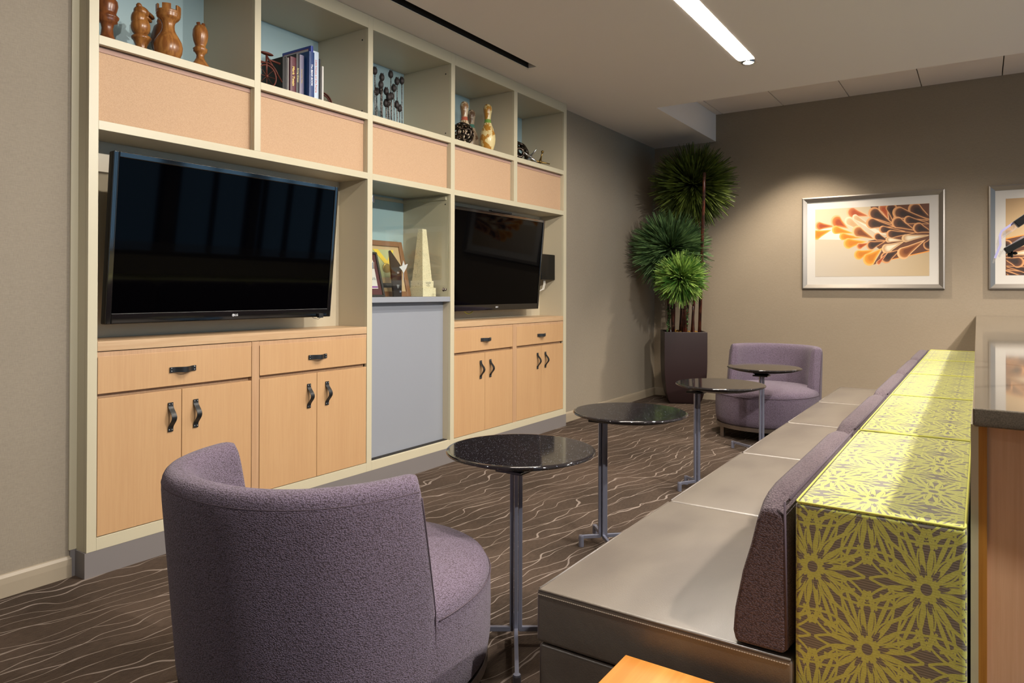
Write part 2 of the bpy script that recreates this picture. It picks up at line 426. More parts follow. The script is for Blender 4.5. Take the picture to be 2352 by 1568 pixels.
# right wall with window openings
w = MB(); WY = [(-2.4, -.6), (-.2, 1.6), (2.0, 3.8), (4.2, 5.8), (6.0, 7.3)]; ys = [YN]+[v for p in WY for v in p]+[YF]
for i in range(0, len(ys), 2): w.box(XR, XR+.2, ys[i], ys[i+1], 0, TZ+.2)
for a, b in WY: w.box(XR, XR+.2, a, b, 0, .08); w.box(XR, XR+.2, a, b, 2.65, TZ+.2)
struct(obj('wall_right', w, 'wall'))
for i, (a, b) in enumerate(WY):
    f = MB(); f.box(XR+.02, XR+.1, a, b, .08, .14); f.box(XR+.02, XR+.1, a, b, 2.58, 2.65)
    for y in (a, (a+b)/2-.03, b-.06): f.box(XR+.02, XR+.1, y, y+.06, .14, 2.58)
    fo = struct(obj('window_%d' % (i+1 if i < 4 else 6), f, 'plastic', bevel=.004)); obj('window_pane', MB().box(XR+.05, XR+.056, a, b, .08, 2.65), 'pane', fo)
# ceiling: drywall with slots for the air diffuser and the light strip, and the raised tiled bay by the far wall
SX0, SX1, SY0, SY1 = -2.712, -2.645, -.5, 4.262
LX0, LX1, LY0, LY1 = -1.407, -1.295, 1.5, 4.93
c = MB(); Z1 = TZ+.2
c.box(XW-.5, SX0, YN, YF, CZ, Z1); c.box(SX0, SX1, YN, SY0, CZ, Z1); c.box(SX0, SX1, SY1, YF, CZ, Z1)
c.box(SX1, -2.36, YN, YF, CZ, Z1)
c.box(-2.36, LX0, YN, 5.80, CZ, Z1); c.box(LX0, LX1, YN, LY0, CZ, Z1); c.box(LX0, LX1, LY1, 5.80, CZ, Z1); c.box(LX1, XR+.2, YN, 5.80, CZ, Z1)
c.box(SX0, SX1, SY0, SY1, CZ+.1, Z1); c.box(LX0, LX1, LY0, LY1, CZ+.06, Z1)
struct(obj('ceiling', c, 'paint', weld=False))
t = MB(); xs = [-2.36, -2.29]+[-1.672+.607*i for i in range(10)]
for i in range(len(xs)-1):
    if xs[i] > XR: break
    t.box(xs[i]+.004, min(xs[i+1], XR+.1)-.004, 5.80, YF-.004, TZ, TZ+.03)
struct(obj('ceiling', t, 'tile')); struct(obj('trim_1', MB().box(-2.36, XR+.1, 5.8, YF, TZ+.032, TZ+.08), 'darkgap'))
# baseboards
def bbprof(L, at, dirv, nrm, name):
    """coved vinyl baseboard"""
    P = [(0, 0), (.014, 0), (.014, .05), (.012, .072), (.006, .083), (0, .085)]
    at = Vector(at); n = Vector(nrm); d = Vector(dirv)
    struct(obj(name, MB().prism([at+n*a+Vector((0, 0, b)) for a, b in P], d*L), 'base'))
bbprof(1.374-YN, (XW, YN, 0), (0, 1, 0), (1, 0, 0), 'baseboard_left')
bbprof(YF-5.29, (XW, 5.29, 0), (0, 1, 0), (1, 0, 0), 'baseboard_left')
bbprof(XR-XW, (XW, YF, 0), (1, 0, 0), (0, -1, 0), 'baseboard_far')
# diffuser slot and light strip
t = thing('air_diffuser', 'long narrow black slot vent in ceiling above the shelving', 'vent', (-2.68, 2, CZ))
obj('slot_lining', MB().box(SX0, SX1, SY0, SY1, CZ+.085, CZ+.098).box(SX0, SX0+.003, SY0, SY1, CZ, CZ+.09).box(SX1-.003, SX1, SY0, SY1, CZ, CZ+.09), 'darkgap', t)
obj('vane', MB().box(-2.683, -2.678, SY0, SY1, CZ+.03, CZ+.085), 'darkgap', t)
f = MB(); f.box(SX0-.014, SX0, SY0, SY1+.012, CZ-.003, CZ); f.box(SX0-.014, SX1, SY1, SY1+.012, CZ-.003, CZ); obj('flange', f, 'white', t)
t = thing('linear_light', 'bright white linear light strip recessed in ceiling', 'ceiling light', (-1.35, 2, CZ))
obj('diffuser', MB().box(LX0+.001, LX1-.001, LY0, 4.893, CZ-.001, CZ+.02), 'strip', t)
t = thing('recessed_downlight', 'small round glowing downlight in square plate at end of light strip', 'ceiling light', (-1.35, 4.976, CZ))
f = MB(); q = [(-1.407+.0, 4.93), (-1.295, 4.93), (-1.295, 5.03), (-1.407, 5.03)]
obj('trim_plate', MB().box(-1.405, -1.297, 4.932, 5.04, CZ-.004, CZ-.0005), 'chrome', t, bevel=.001)
obj('rim', MB().lathe([(.043, CZ-.004), (.046, CZ-.009), (.038, CZ-.011), (.034, CZ-.006)], 28, -1.351, 4.984), 'chrome', t, smooth=True)
obj('lens', MB().lathe([(.0, CZ-.0085), (.034, CZ-.0085), (.034, CZ-.005)], 28, -1.351, 4.984), 'bulb', t)

# ================================================================ WALL UNIT
XF = -2.962; XB = -3.39
wu = thing('shelving_unit', 'cream built-in shelving wall with peach fabric panels and open cubbies', 'shelving unit', (-3.1, 3.3, 0))
BY = [(1.432, 2.162), (2.198, 2.927), (2.967, 3.697), (3.738, 4.463), (4.508, 5.230)]
YL, YR = 1.394, 5.276
TH = .022
f = MB()   # face frame
for a, b in ((YL, 1.432), (2.927, 2.967), (3.697, 3.738), (5.230, YR)): f.box(XF-TH, XF, a, b, .102, CZ-.001)
for a, b in ((2.162, 2.198), (4.463, 4.508)): f.box(XF-TH, XF, a, b, 1.836, 2.677)
def rail(z0, z1, spans):
    for a, b in spans: f.box(XF-TH, XF, a, b, z0, z1)
rail(2.677, CZ-.001, [(1.432, 2.927), (2.967, 3.697), (3.738, 5.230)])
rail(2.144, 2.180, BY)
f.box(XF-TH, XF, 1.432, 2.927, 1.799, 1.836); f.box(XF-TH, XF, 2.967, 3.697, 1.799, 1.836); f.box(XF-TH, XF, 3.738, 5.230, 1.799, 1.836)
rail(.102, .153, [(1.432, 2.927), (2.967, 3.697), (3.738, 5.230)])
obj('face_frame', f, 'cream', wu, bevel=.0012, weld=False)
obj('side_panel', MB().box(-3.046, XF-TH, YL, YL+.02, .102, CZ-.001), 'cream', wu)
obj('side_panel', MB().box(-3.40, XF-TH, YR-.02, YR, .102, CZ-.001), 'cream', wu)
obj('corner_strip', MB().box(-3.06, -3.043, 1.366, 1.395, .105, CZ-.001), 'cream', wu, bevel=.002)
for i, (a, b) in enumerate(BY):
    q = MB(); q.box(XB, XF-TH, a-.018, a, 2.160, 2.70).box(XB, XF-TH, b, b+.018, 2.160, 2.70).box(XB, XF-TH, a, b, 2.155, 2.180).box(XB, XF-TH, a, b, 2.677, 2.70)
    cb = obj('cubby', q, 'niche', wu, weld=False)
    obj('back_panel', MB().box(XB-.006, XB, a, b, 2.170, 2.69), 'teal', cb)['label'] = 'pale blue back panel'
    # fascia panels (framed peach fabric)
    q = MB(); q.box(-3.004, -2.998, a-.004, b+.004, 1.83, 2.150)
    fp = obj('fabric_panel', q, 'fascia', wu)
    obj('mauve_strip', MB().box(-2.998, -2.994, a, b, 2.122, 2.143), 'fasciaedge', fp)  # thin mauve strip along the top edge of each fabric panel
    obj('reveal', MB().box(-3.0, XF-TH, a, a+.0015, 1.836, 2.144), 'niche', fp)
    obj('reveal', MB().box(-3.0, XF-TH, b-.0015, b, 1.836, 2.144), 'niche', fp)
    if i == 2:
        continue
for y, z in ((2.9265, 2.615), (2.9265, 2.20), (3.6965, 2.615), (3.6965, 2.215), (3.6965, 1.735)):
    obj('shelf_pin', MB().ball((-3.01, y, z), .005, 8, 6, (1, .4, 1)), 'plastic', wu)
# TV niches
for a, b in ((1.432, 2.927), (3.738, 5.230)):
    q = MB(); q.box(-3.206, XF-TH, a-.012, a, .93, 1.836).box(-3.206, XF-TH, b, b+.012, .93, 1.836).box(-3.206, XF-TH, a, b, 1.799, 1.81).box(-3.206, -3.2, a, b, .92, 1.80)
    obj('television_niche', q, 'niche', wu)
# display case and silver sliding panel
a, b = BY[2]
q = MB(); q.box(XB, XF-TH, a-.012, a, 1.08, 1.80).box(XB, XF-TH, b, b+.012, 1.08, 1.80).box(XB, XF-TH, a, b, 1.799, 1.81)
dc = obj('display_niche', q, 'niche', wu)
obj('back_panel', MB().box(XB-.006, XB, a, b, 1.10, 1.80), 'teal', dc)['label'] = 'pale blue back panel'
obj('ledge', MB().box(XB, XF-.002, a, b, 1.080, 1.113), 'silver', wu, bevel=.002)['label'] = 'silver grey ledge'
obj('batten', MB().box(XB, XB+.012, a, b-.012, 1.765, 1.785), 'niche', dc); obj('batten', MB().box(XB, -3.0, b-.012, b, 1.765, 1.785), 'niche', dc)
sp_ = obj('sliding_panel', MB().box(-3.034, -3.026, a, b, .149, 1.082), 'silver', wu); sp_['label'] = 'plain silver grey panel'
obj('reveal', MB().box(-3.026, XF-TH, a, a+.0015, .153, 1.08), 'niche', sp_)
obj('reveal', MB().box(-3.026, XF-TH, b-.0015, b, .153, 1.08), 'niche', sp_)
obj('track', MB().box(-3.02, -2.985, a, b, .152, .156), 'darkgap', sp_)
obj('toe_kick', MB().box(-3.05, XF-.001, YL-.006, YR+.004, 0, .102).box(-3.052, -3.041, 1.370, YL-.004, 0, .106), 'kick', wu)['label'] = 'grey vinyl toe kick'
gd = obj('glass_door', MB().box(XF-.012, XF-.007, a+.006, b-.008, 1.118, 1.792), 'pane', wu); gd['label'] = 'clear glass door'
for z in (1.30, 1.69): obj('hinge', MB().box(XF-.017, XF-.002, a+.001, a+.02, z-.02, z+.02), 'chrome', gd, bevel=.002)
kb = MB(); kb.lathe([(.013, 0), (.013, .004), (.006, .006), (.005, .012), (.009, .015), (.009, .022), (0, .023)], 18)
k = obj('knob', kb, 'steeld', None, smooth=True)
k.data.transform(Matrix.Translation((XF-.007, 3.628, 1.160)) @ Matrix.Rotation(pi/2, 4, 'Y')); k.parent = gd; k.matrix_parent_inverse = world(gd).inverted()

# base cabinets
def strap(L, wd=.024, bow=.03, th=.003):
    """leather strap handle along local Z, bowing out along +X"""
    pts = []; n = 24
    for i in range(n+1):
        t = i/n; z = (t-.5)*L; e = .13
        if t < e or t > 1-e: x = 0
        else: x = bow*(.5-.5*cos(2*pi*(t-e)/(1-2*e)))**.75
        pts.append((x, z))
    vs = []; fs = []
    for x, z in pts:
        vs += [(x+.001, -wd/2, z), (x+.001, wd/2, z), (x+.001+th, wd/2, z), (x+.001+th, -wd/2, z)]
    for i in range(n):
        o = i*4
        for k_ in range(4): fs.append((o+k_, o+(k_+1) % 4, o+4+(k_+1) % 4, o+4+k_))
    fs += [(3, 2, 1, 0), (n*4, n*4+1, n*4+2, n*4+3)]
    scr = [(z, y) for z in (-L/2+.008, L/2-.008) for y in (-.0065, .0065)]
    return vs, fs, scr
def handle(parent, y, z, L, horiz=False):
    vs, fs, scr = strap(L, bow=.026 if horiz else .03)
    R = Matrix.Rotation(pi/2, 4, 'X') if horiz else Matrix.Identity(4)
    T = Matrix.Translation((XF, y, z)) @ R
    h = MB().add([T @ Vector(v) for v in vs], fs); ho = obj('handle', h, 'handle', parent, smooth=False, bevel=.0006); ho['label'] = 'black leather strap handle'
    for a_, b_ in scr:
        p = T @ Vector((.0042, b_, a_)); obj('screw', MB().ball(p, .0032, 8, 6, (.5, 1, 1)), 'screw', ho, smooth=True)
CAB = [(1.433, 2.155, 1.794, 'the base cabinet at the left end, behind the near armchair', (1.797, .80), (1.74, 1.859)),
       (2.199, 2.926, 2.561, 'the base cabinet beside the silver panel, under the right part of the larger television', (2.563, .797), (2.504, 2.628)),
       (3.739, 4.455, 4.094, 'the base cabinet just right of the silver panel, under the farther television', (4.103, .805), (4.04, 4.158)),
       (4.508, 5.229, 4.868, 'the narrowest-looking base cabinet, at the right end of the wall unit', (4.87, .798), (4.81, 4.931))]
LBL = ['pale oak base cabinet at left end of the wall unit, behind near armchair',
       'pale oak base cabinet left of the silver panel, under near television',
       'pale oak base cabinet directly right of the silver panel',
       'pale oak base cabinet at far right end of the wall unit']
for i, (a, b, sp, _, (hy, hz), dy) in enumerate(CAB):
    t = thing('base_cabinet', LBL[i], 'cabinet', (-3.1, (a+b)/2, .15), 'base cabinets of the wall unit')
    body = MB(); body.box(-3.38, XF-.03, a, b, .153, .90); body.box(XF-.03, XF-.004, a, b, .876, .899)
    if i in (0, 2): body.box(XF-.03, XF-.002, b+.001, b+.042 if i == 0 else b+.052, .153, .90)
    obj('cabinet_body', body, 'woodedge', t, weld=False)
    top = .876
    d = obj('drawer', MB().box(XF-.022, XF-.002, a+.002, b-.002, .730, .880), 'wood', t, bevel=.001)
    handle(d, hy, hz, .124, True)
    d1 = obj('door', MB().box(XF-.022, XF-.002, a+.002, sp-.0015, .156, .711), 'wood', t, bevel=.001)
    handle(d1, dy[0], .594, .128)
    d2 = obj('door', MB().box(XF-.022, XF-.002, sp+.0015, b-.002, .156, .711), 'wood', t, bevel=.001)
    handle(d2, dy[1], .594, .128)
for a, b, lb in ((1.433, 2.926, 'pale oak worktop ledge under the near television'), (3.739, 5.229, 'pale oak worktop ledge under the far television')):
    tag(obj('worktop', MB().box(-3.2, XF-.001, a, b, .902, .942), 'woodh', None, bevel=.002), lb, 'worktop')

# televisions
def tv(y0, y1, xt, xb, zt, zb, lbl, cable=False):
    t = thing('television', lbl, 'television', ((xt+xb)/2, (y0+y1)/2, zb), 'flat screen televisions')
    def P(u, v, d):   # u 0..1 along y, v 0..1 up, d forward
        return Vector((xb+(xt-xb)*v+d, y0+(y1-y0)*u, zb+(zt-zb)*v))
    def slab(u0, u1, v0, v1, d0, d1):
        vs = [P(u, v, d) for d in (d0, d1) for u in (u0, u1) for v in (v0, v1)]
        return vs, [(0, 1, 3, 2), (4, 6, 7, 5), (0, 4, 5, 1), (2, 3, 7, 6), (0, 2, 6, 4), (1, 5, 7, 3)]
    obj('casing', MB().add(*slab(0, 1, 0, 1, -.035, -.001)), 'plastic', t, bevel=.006)
    W_ = y1-y0; H_ = zt-zb; bu = .024/W_; bt = .024/H_; bb = .046/H_
    z = MB()
    for q in ((0, bu, 0, 1), (1-bu, 1, 0, 1), (bu, 1-bu, 1-bt, 1), (bu, 1-bu, 0, bb)): z.add(*slab(*q, -.001, .006))
    obj('bezel', z, 'tvblack', t, bevel=.0035, weld=False)
    obj('screen', MB().add(*slab(bu, 1-bu, bb, 1-bt, -.001, .001)), 'screen', t)
    cy = (y0+y1)/2; p = P(.5, .024/H_, .0068)
    X = Vector((0, 1, 0)); Yv = (P(0, 1, 0)-P(0, 0, 0)).normalized()
    lg = MB(); nrm = X.cross(Yv)
    G = .62
    ring = [p+X*(.0105*cos(k_*pi/12)-.012)*G+Yv*.0105*G*sin(k_*pi/12) for k_ in range(24)]
    lg.prism(ring, nrm*.0006); lo = obj('logo', lg, 'logo', t)
    k2 = MB()
    for k_ in range(10):
        a0 = pi*.6+k_*.33; a1 = a0+.33
        k2.prism([p+X*(r_*cos(a_)-.012)*G+Yv*r_*G*sin(a_)+nrm*.0007 for r_, a_ in ((.0058, a0), (.0072, a0), (.0072, a1), (.0058, a1))], nrm*.0003)
    k2.prism([p+X*(dx-.012)*G+Yv*dy*G+nrm*.0007 for dx, dy in ((-.001, -.004), (.003, -.004), (.003, -.0028), (.0004, -.0028), (.0004, .003), (-.001, .003))], nrm*.0003)
    obj('emblem', k2, 'tvblack', lo)
    text('lettering', 'LG', 'logo', .0145, p+X*.0095, X, Yv, lo, .0004, .0004)
    obj('wall_bracket', MB().box(-3.198, min(xt, xb)-.03, cy-.25, cy+.25, 1.25, 1.5), 'plastic', t)
    return t
t = tv(1.484, 2.692, -2.95, -3.015, 1.721, 1.007, 'large black flat television on the near left of the wall unit')
sn = MB(); sn.box(-3.012, -2.994, 2.60, 2.63, 1.003, 1.026); so_ = obj('sensor', sn, 'plastic', t, bevel=.002)
obj('sensor_wire', MB().tube([(-3.0, 2.615, 1.004), (-3.0, 2.60, .996), (-3.01, 2.58, 1.0), (-3.02, 2.57, 1.01)], .0012, 6), 'plastic', so_)
tv(3.745, 4.955, -2.985, -3.05, 1.733, 1.007, 'black flat television at the right end beside the black wall box')
tag(obj('sensor_bar', MB().box(-3.004, -2.972, 4.19, 4.452, 1.7345, 1.746), 'plastic', bevel=.002), 'slim black bar lying on top edge of the right television', 'sensor bar')
bx = thing('media_box', 'small black box on the niche side, right of the far television', 'electronics box', (-3.065, 5.15, 1.253))
obj('casing', MB().box(-3.10, -3.045, 5.0, 5.2285, 1.247, 1.463), 'boxblack', bx, bevel=.006)
for dy_ in (0, .018): obj('cable', MB().tube([(-3.08, 5.10+dy_, 1.25), (-3.08, 5.10+dy_, 1.215), (-3.085, 5.09+dy_, 1.17), (-3.12, 5.05, 1.14), (-3.17, 5.0, 1.13)], .004, 8), 'white', bx, smooth=True)
tag(obj('yellow_cable', MB().tube([(-3.12, 4.03+.15*i/10, 1.02-.035*sin(pi*i/10)) for i in range(11)], .004, 8), M['lime'], smooth=True), 'yellow cable looping below the right television', 'cable')

# ================================================================ LOUNGE SEATING
def armchair(x, y, rot, lbl):
    t = thing('lounge_armchair', lbl, 'armchair', (x, y, 0), 'mauve tub armchairs', rot)
    T = Matrix.Translation((x, y, 0)) @ Matrix.Rotation(rot, 4, 'Z')
    loop = [(0, .12), (0, .2), (0, .3), (0, .40), (0, .5), (0, .6), (0, .665), (.004, .690), (.016, .706), (.035, .711), (.058, .709), (.074, .698), (.082, .675), (.086, .62), (.092, .52), (.097, .42), (.10, .34)]
    cols = []
    N = 40
    def pt(phi, d, z):
        k_ = min(max((z-.12)/.59, 0), 1); rx = .383+.006*k_; ry = .395+.06*k_
        P_ = 2.35; c_, s_ = cos(phi), sin(phi); g = (abs(c_)**P_+abs(s_)**P_)**(-1/P_); return Vector((c_*g*(rx-d), s_*g*(ry-d), z))
    def endang(z): return radians(9+7*min(max((z-.37)/.34, 0), 1))
    params = [(-.028, .96, .010), (-.020, .75, .006), (-.007, .30, .001)]+[(i/N, 0, 0) for i in range(N+1)]+[(1.007, .30, .001), (1.020, .75, .006), (1.028, .96, .010)]
    vs = []; fs = []; nl = len(loop)
    for s_, sh, dz in params:
        for d, z in loop:
            e = endang(z); a0 = -pi+e; a1 = -e; phi = a0+(a1-a0)*s_
            d2 = d+(.045-d)*sh; z2 = z-dz if z > .6 else z
            vs.append(T @ pt(phi, d2, z2))
    nc = len(params)
    for i in range(nc-1):
        for j in range(nl):
            j2 = (j+1) % nl
            fs.append((i*nl+j, i*nl+j2, (i+1)*nl+j2, (i+1)*nl+j))
    fs += [tuple(range(nl))[::-1], tuple((nc-1)*nl+j for j in range(nl))]
    bk = obj('backrest', MB().add(vs, fs), 'boucle', t, smooth=True, sub=1)
    sm = [T @ (pt(-pi+endang(.70)+(pi-2*endang(.70))*i/50, .0035, .676)) for i in range(51)]
    obj('piping', MB().tube(sm, .0018, 6), 'piping', bk, smooth=True)
    for sgn in (-1, 1):
        ed = []
        for i in range(14):
            z = .12+.54*i/13; e = endang(z); phi = (-e if sgn > 0 else -pi+e)
            ed.append(T @ pt(phi, .0015, z))
        obj('piping', MB().tube(ed, .0018, 6), 'piping', bk, smooth=True)
    # seat drum
    prof = [(.955, .118), (.985, .13), (1, .17), (1.004, .25), (1, .335), (.99, .355), (.965, .374), (.92, .386), (.8, .398), (.6, .405), (.35, .409), (0, .41)]
    vs = []; fs = []; SG = 56
    def seat(a, s_):
        c_, s2 = cos(a), sin(a); ry = .455 if s2 > 0 else .385; p = 2.15
        r = 1/((abs(c_)**p+abs(s2)**p)**(1/p)); return Vector((c_*r*.386*s_, s2*r*ry*s_, 0))
    for s_, z in prof:
        for i in range(SG):
            v = seat(2*pi*i/SG, s_); v.z = z; vs.append(T @ v)
    for j in range(len(prof)-1):
        for i in range(SG): k_ = (i+1) % SG; fs.append((j*SG+i, j*SG+k_, (j+1)*SG+k_, (j+1)*SG+i))
    fs.append(tuple(range(SG))[::-1])
    st = obj('seat', MB().add(vs, fs), 'boucle', t, smooth=True)
    rim = []
    for i in range(33):
        v = seat(radians(-8)+radians(196)*i/32, 1.002); v.z = .345; rim.append(T @ v)
    obj('piping', MB().tube(rim, .0018, 6), 'piping', st, smooth=True)
    rg = MB(); vs = []; fs = []
    for s_, z in ((.985, .117), (.985, .088), (.93, .088), (.93, .117)):
        for i in range(SG): v = seat(2*pi*i/SG, s_); v.z = z; vs.append(T @ v)
    for j in range(4):
        for i in range(SG): k_ = (i+1) % SG; j2 = (j+1) % 4; fs.append((j*SG+i, j*SG+k_, j2*SG+k_, j2*SG+i))
    obj('base_ring', MB().add(vs, fs), 'steeld', t, smooth=False)
    for a in (50, 130, 230, 310):
        v = seat(radians(a), .92); b = MB().box(v.x-.015, v.x+.015, v.y-.015, v.y+.015, 0, .09); b.v = [tuple(T @ Vector(q)) for q in b.v]
        obj('leg', b, 'steeld', t, bevel=.002)
    return t
armchair(-1.487, 1.372, radians(2.5), 'mauve tub armchair seen from behind in the foreground, beside base cabinets')
armchair(-1.44, 5.90, radians(172), 'mauve tub armchair facing the camera against the far wall, beside planter')

# banquette modules
SY = [1.456, 2.330, 3.215, 4.103, 4.989, 5.875]
LB = ['nearest section of the grey leather bench with lime floral back, cut by frame bottom', 'second section from the camera of the leather bench, beside second table',
      'middle section of the leather bench with lime floral back', 'fourth section from the camera of the leather bench, beside farthest table', 'farthest section of the leather bench, against the far armchair']
def rbox(x0, x1, y0, y1, z0, z1, puff=0, nx=6, ny=10, nz=3, r=.012):
    """soft box: grid faces with puffed top"""
    vs = {}; mb = MB(); pts = []; fs = []
    def P(i, j, k_):
        key = (i, j, k_)
        if key not in vs:
            u, v, w_ = i/nx, j/ny, k_/nz
            x = x0+(x1-x0)*u; y = y0+(y1-y0)*v; z = z0+(z1-z0)*w_
            if k_ == nz: z += puff*(1-abs(2*u-1)**3)*(1-abs(2*v-1)**3)
            vs[key] = len(pts); pts.append((x, y, z))
        return vs[key]
    for i in range(nx):
        for j in range(ny):
            for k_ in (0, nz):
                q = (P(i, j, k_), P(i+1, j, k_), P(i+1, j+1, k_), P(i, j+1, k_)); fs.append(q if k_ else q[::-1])
    for i in range(nx):
        for k_ in range(nz):
            for j in (0, ny):
                fs.append((P(i, j, k_), P(i+1, j, k_), P(i+1, j, k_+1), P(i, j, k_+1)))
    for j in range(ny):
        for k_ in range(nz):
            for i in (0, nx):
                fs.append((P(i, j, k_), P(i, j+1, k_), P(i, j+1, k_+1), P(i, j, k_+1)))
    return mb.add(pts, fs)
for i in range(5):
    a, b = SY[i]+.0015, SY[i+1]-.0015
    t = thing('bench_section', LB[i], 'bench', (-.5, (a+b)/2, 0), 'leather and floral bench sections')
    cu = obj('seat_cushion', rbox(-.899, -.306, a, b, .302, .428, .012), 'leather', t, bevel=.009, seg=3)
    obj('seat_base', rbox(-.893, -.306, a+.002, b-.002, .09, .298), 'leather', t, bevel=.008, seg=3)
    obj('plinth', MB().box(-.86, -.32, a+.01, b-.01, 0, .09), 'plastic', t)
    # stitching: fine dashes along the top edge seams
    sm = MB(); n = 120 if i < 2 else 60
    if i == 0:
        for k_ in range(110):
            x = -.893+.58*k_/110; sm.box(x, x+.0036, a-.0012, a+.001, .4165, .4180)
    for k_ in range(n):
        y = a+.01+(b-a-.02)*k_/n; sm.box(-.9002, -.898, y, y+.0045, .4165, .4180)
    obj('stitching', sm, 'stitch', cu, weld=False)
    w_ = MB(); w_.tube([(-.896, a+.012, .4265), (-.896, b-.012, .4265)], .0028, 6)
    if i == 0: w_.tube([(-.893, a+.0025, .4265), (-.312, a+.0025, .4265)], .0028, 6)
    obj('welt', w_, 'leather', cu, smooth=True)
    # back cushion wedge
    pr = [(-.430, .434), (-.436, .455), (-.432, .50), (-.414, .58), (-.395, .66), (-.380, .715), (-.370, .735), (-.356, .742), (-.335, .741), (-.320, .733), (-.313, .715), (-.311, .60), (-.311, .445), (-.318, .434)]
    vs = []; fs = []; nn = 14; ml = len(pr)
    cx_, cz_ = -.365, .58
    for j in range(nn+1):
        v = j/nn; y = a+(b-a)*v
        edge = min(v, 1-v)*(b-a); q = max(0, 1-edge/.10); sh = 1-.16*q**2; dr = .026*q**2
        for x, z in pr:
            zz = z-(dr if z > .6 else 0)+.004*(1-q)*(z > .7)
            vs.append((cx_+(x-cx_)*sh, y, zz))
    for j in range(nn):
        for k_ in range(ml): k2_ = (k_+1) % ml; fs.append((j*ml+k_, j*ml+k2_, (j+1)*ml+k2_, (j+1)*ml+k_))
    fs += [tuple(range(ml))[::-1], tuple(nn*ml+k_ for k_ in range(ml))]
    bc = obj('back_cushion', MB().add(vs, fs), 'boucle2', t, bevel=.008, seg=3); bc['label'] = 'mauve woven back cushion'
    sm = MB()
    for xx, yy in ((-.316, a+.003),): sm.tube([(xx-.004, yy, .445), (xx-.006, yy-.001, .60), (xx-.008, yy, .735)], .0025, 6)
    sm.tube([(-.318, a+.02, .737), (-.318, b-.02, .737)], .003, 6)
    obj('piping', sm, 'piping', bc, smooth=True)
    ub = obj('upholstered_back', rbox(-.304, -.021, a, b, .03, .738, .006, 4, 8, 4), 'floral', t, bevel=.008, seg=3); ub['label'] = 'lime floral fabric back'
    w_ = MB(); zt = .7395
    w_.tube([(-.300, a+.003, zt), (-.025, a+.003, zt), (-.0235, a+.010, zt), (-.0235, b-.010, zt), (-.028, b-.003, zt), (-.298, b-.003, zt), (-.3025, b-.010, zt), (-.3025, a+.01, zt)], .0022, 6, closed=True)
    obj('welt', w_, 'lime', ub, smooth=True)

# ================================================================ SIDE TABLES
def side_table(cx, cy, px, py, ang, lbl, H=.617):
    t = thing('pedestal_table', lbl, 'side table', (px, py, 0), 'round black pedestal tables')
    R_ = .254
    top = obj('tabletop', MB().lathe([(0, H), (R_-.011, H), (R_-.004, H-.001), (R_-.001, H-.004), (R_, H-.007), (R_-.003, H-.0105), (R_-.02, H-.012), (0, H-.012)], 96, cx, cy), 'granite', t, smooth=False, bevel=0)
    for p in top.data.polygons: p.use_smooth = abs(p.normal.z) < .98
    obj('underside', MB().lathe([(R_-.006, H-.0118), (R_-.05, H-.026), (R_-.10, H-.039), (.09, H-.047), (0, H-.048)], 72, cx, cy), 'under', top, smooth=True)
    obj('mount_plate', MB().box(px-.05, px+.05, py-.05, py+.05, H-.056, H-.046), 'under', t, bevel=.002)
    for k_, L in ((0, .29), (1, .125), (2, .10), (3, .125)):
        a = ang+k_*pi/2; d = Vector((cos(a), sin(a), 0)); n = Vector((-sin(a), cos(a), 0)); c0 = Vector((px, py, 0)); hw = .0063
        o = .0075
        prof = [(o, H-.05), (o+.013, H-.05), (o+.013, .052), (L, .052), (L, .036), (o+.003, .036), (o, .040)]
        lg = MB().prism([c0+d*u+Vector((0, 0, z))-n*hw for u, z in prof], n*hw*2)
        lo = obj('leg', lg, 'steel', t, bevel=.0015)
        e = c0+d*L
        obj('foot', MB().lathe([(.0115, 0), (.012, .004), (.012, .046), (.0105, .051), (0, .052)], 16, e.x, e.y), 'steel', lo, smooth=False)
side_table(-1.301, 2.006, -1.272, 1.935, radians(-56), 'nearest round black speckled table, beside the foreground armchair')
side_table(-1.306, 2.910, -1.430, 2.890, radians(43), 'second nearest round black table, reflecting green leaves in its top')
side_table(-1.269, 4.092, -1.385, 4.030, radians(-32), 'third round black table, in front of the dark planter')
side_table(-1.291, 5.183, -1.283, 5.08, radians(148), 'farthest round black table, directly in front of the far armchair')

# low pine table at the bottom edge
t = thing('low_pine_table', 'honey coloured pine tabletop corner at bottom edge, beside nearest bench section', 'low table', (-.35, 1.2, 0))
obj('tabletop', MB().box(-.645, -.06, .75, 1.417, .335, .36), 'pine', t, bevel=.002)
for x in (-.60, -.11):
    for y in (.79, 1.37): obj('leg', MB().box(x-.02, x+.02, y-.02, y+.02, 0, .335), 'pine', t, bevel=.002)

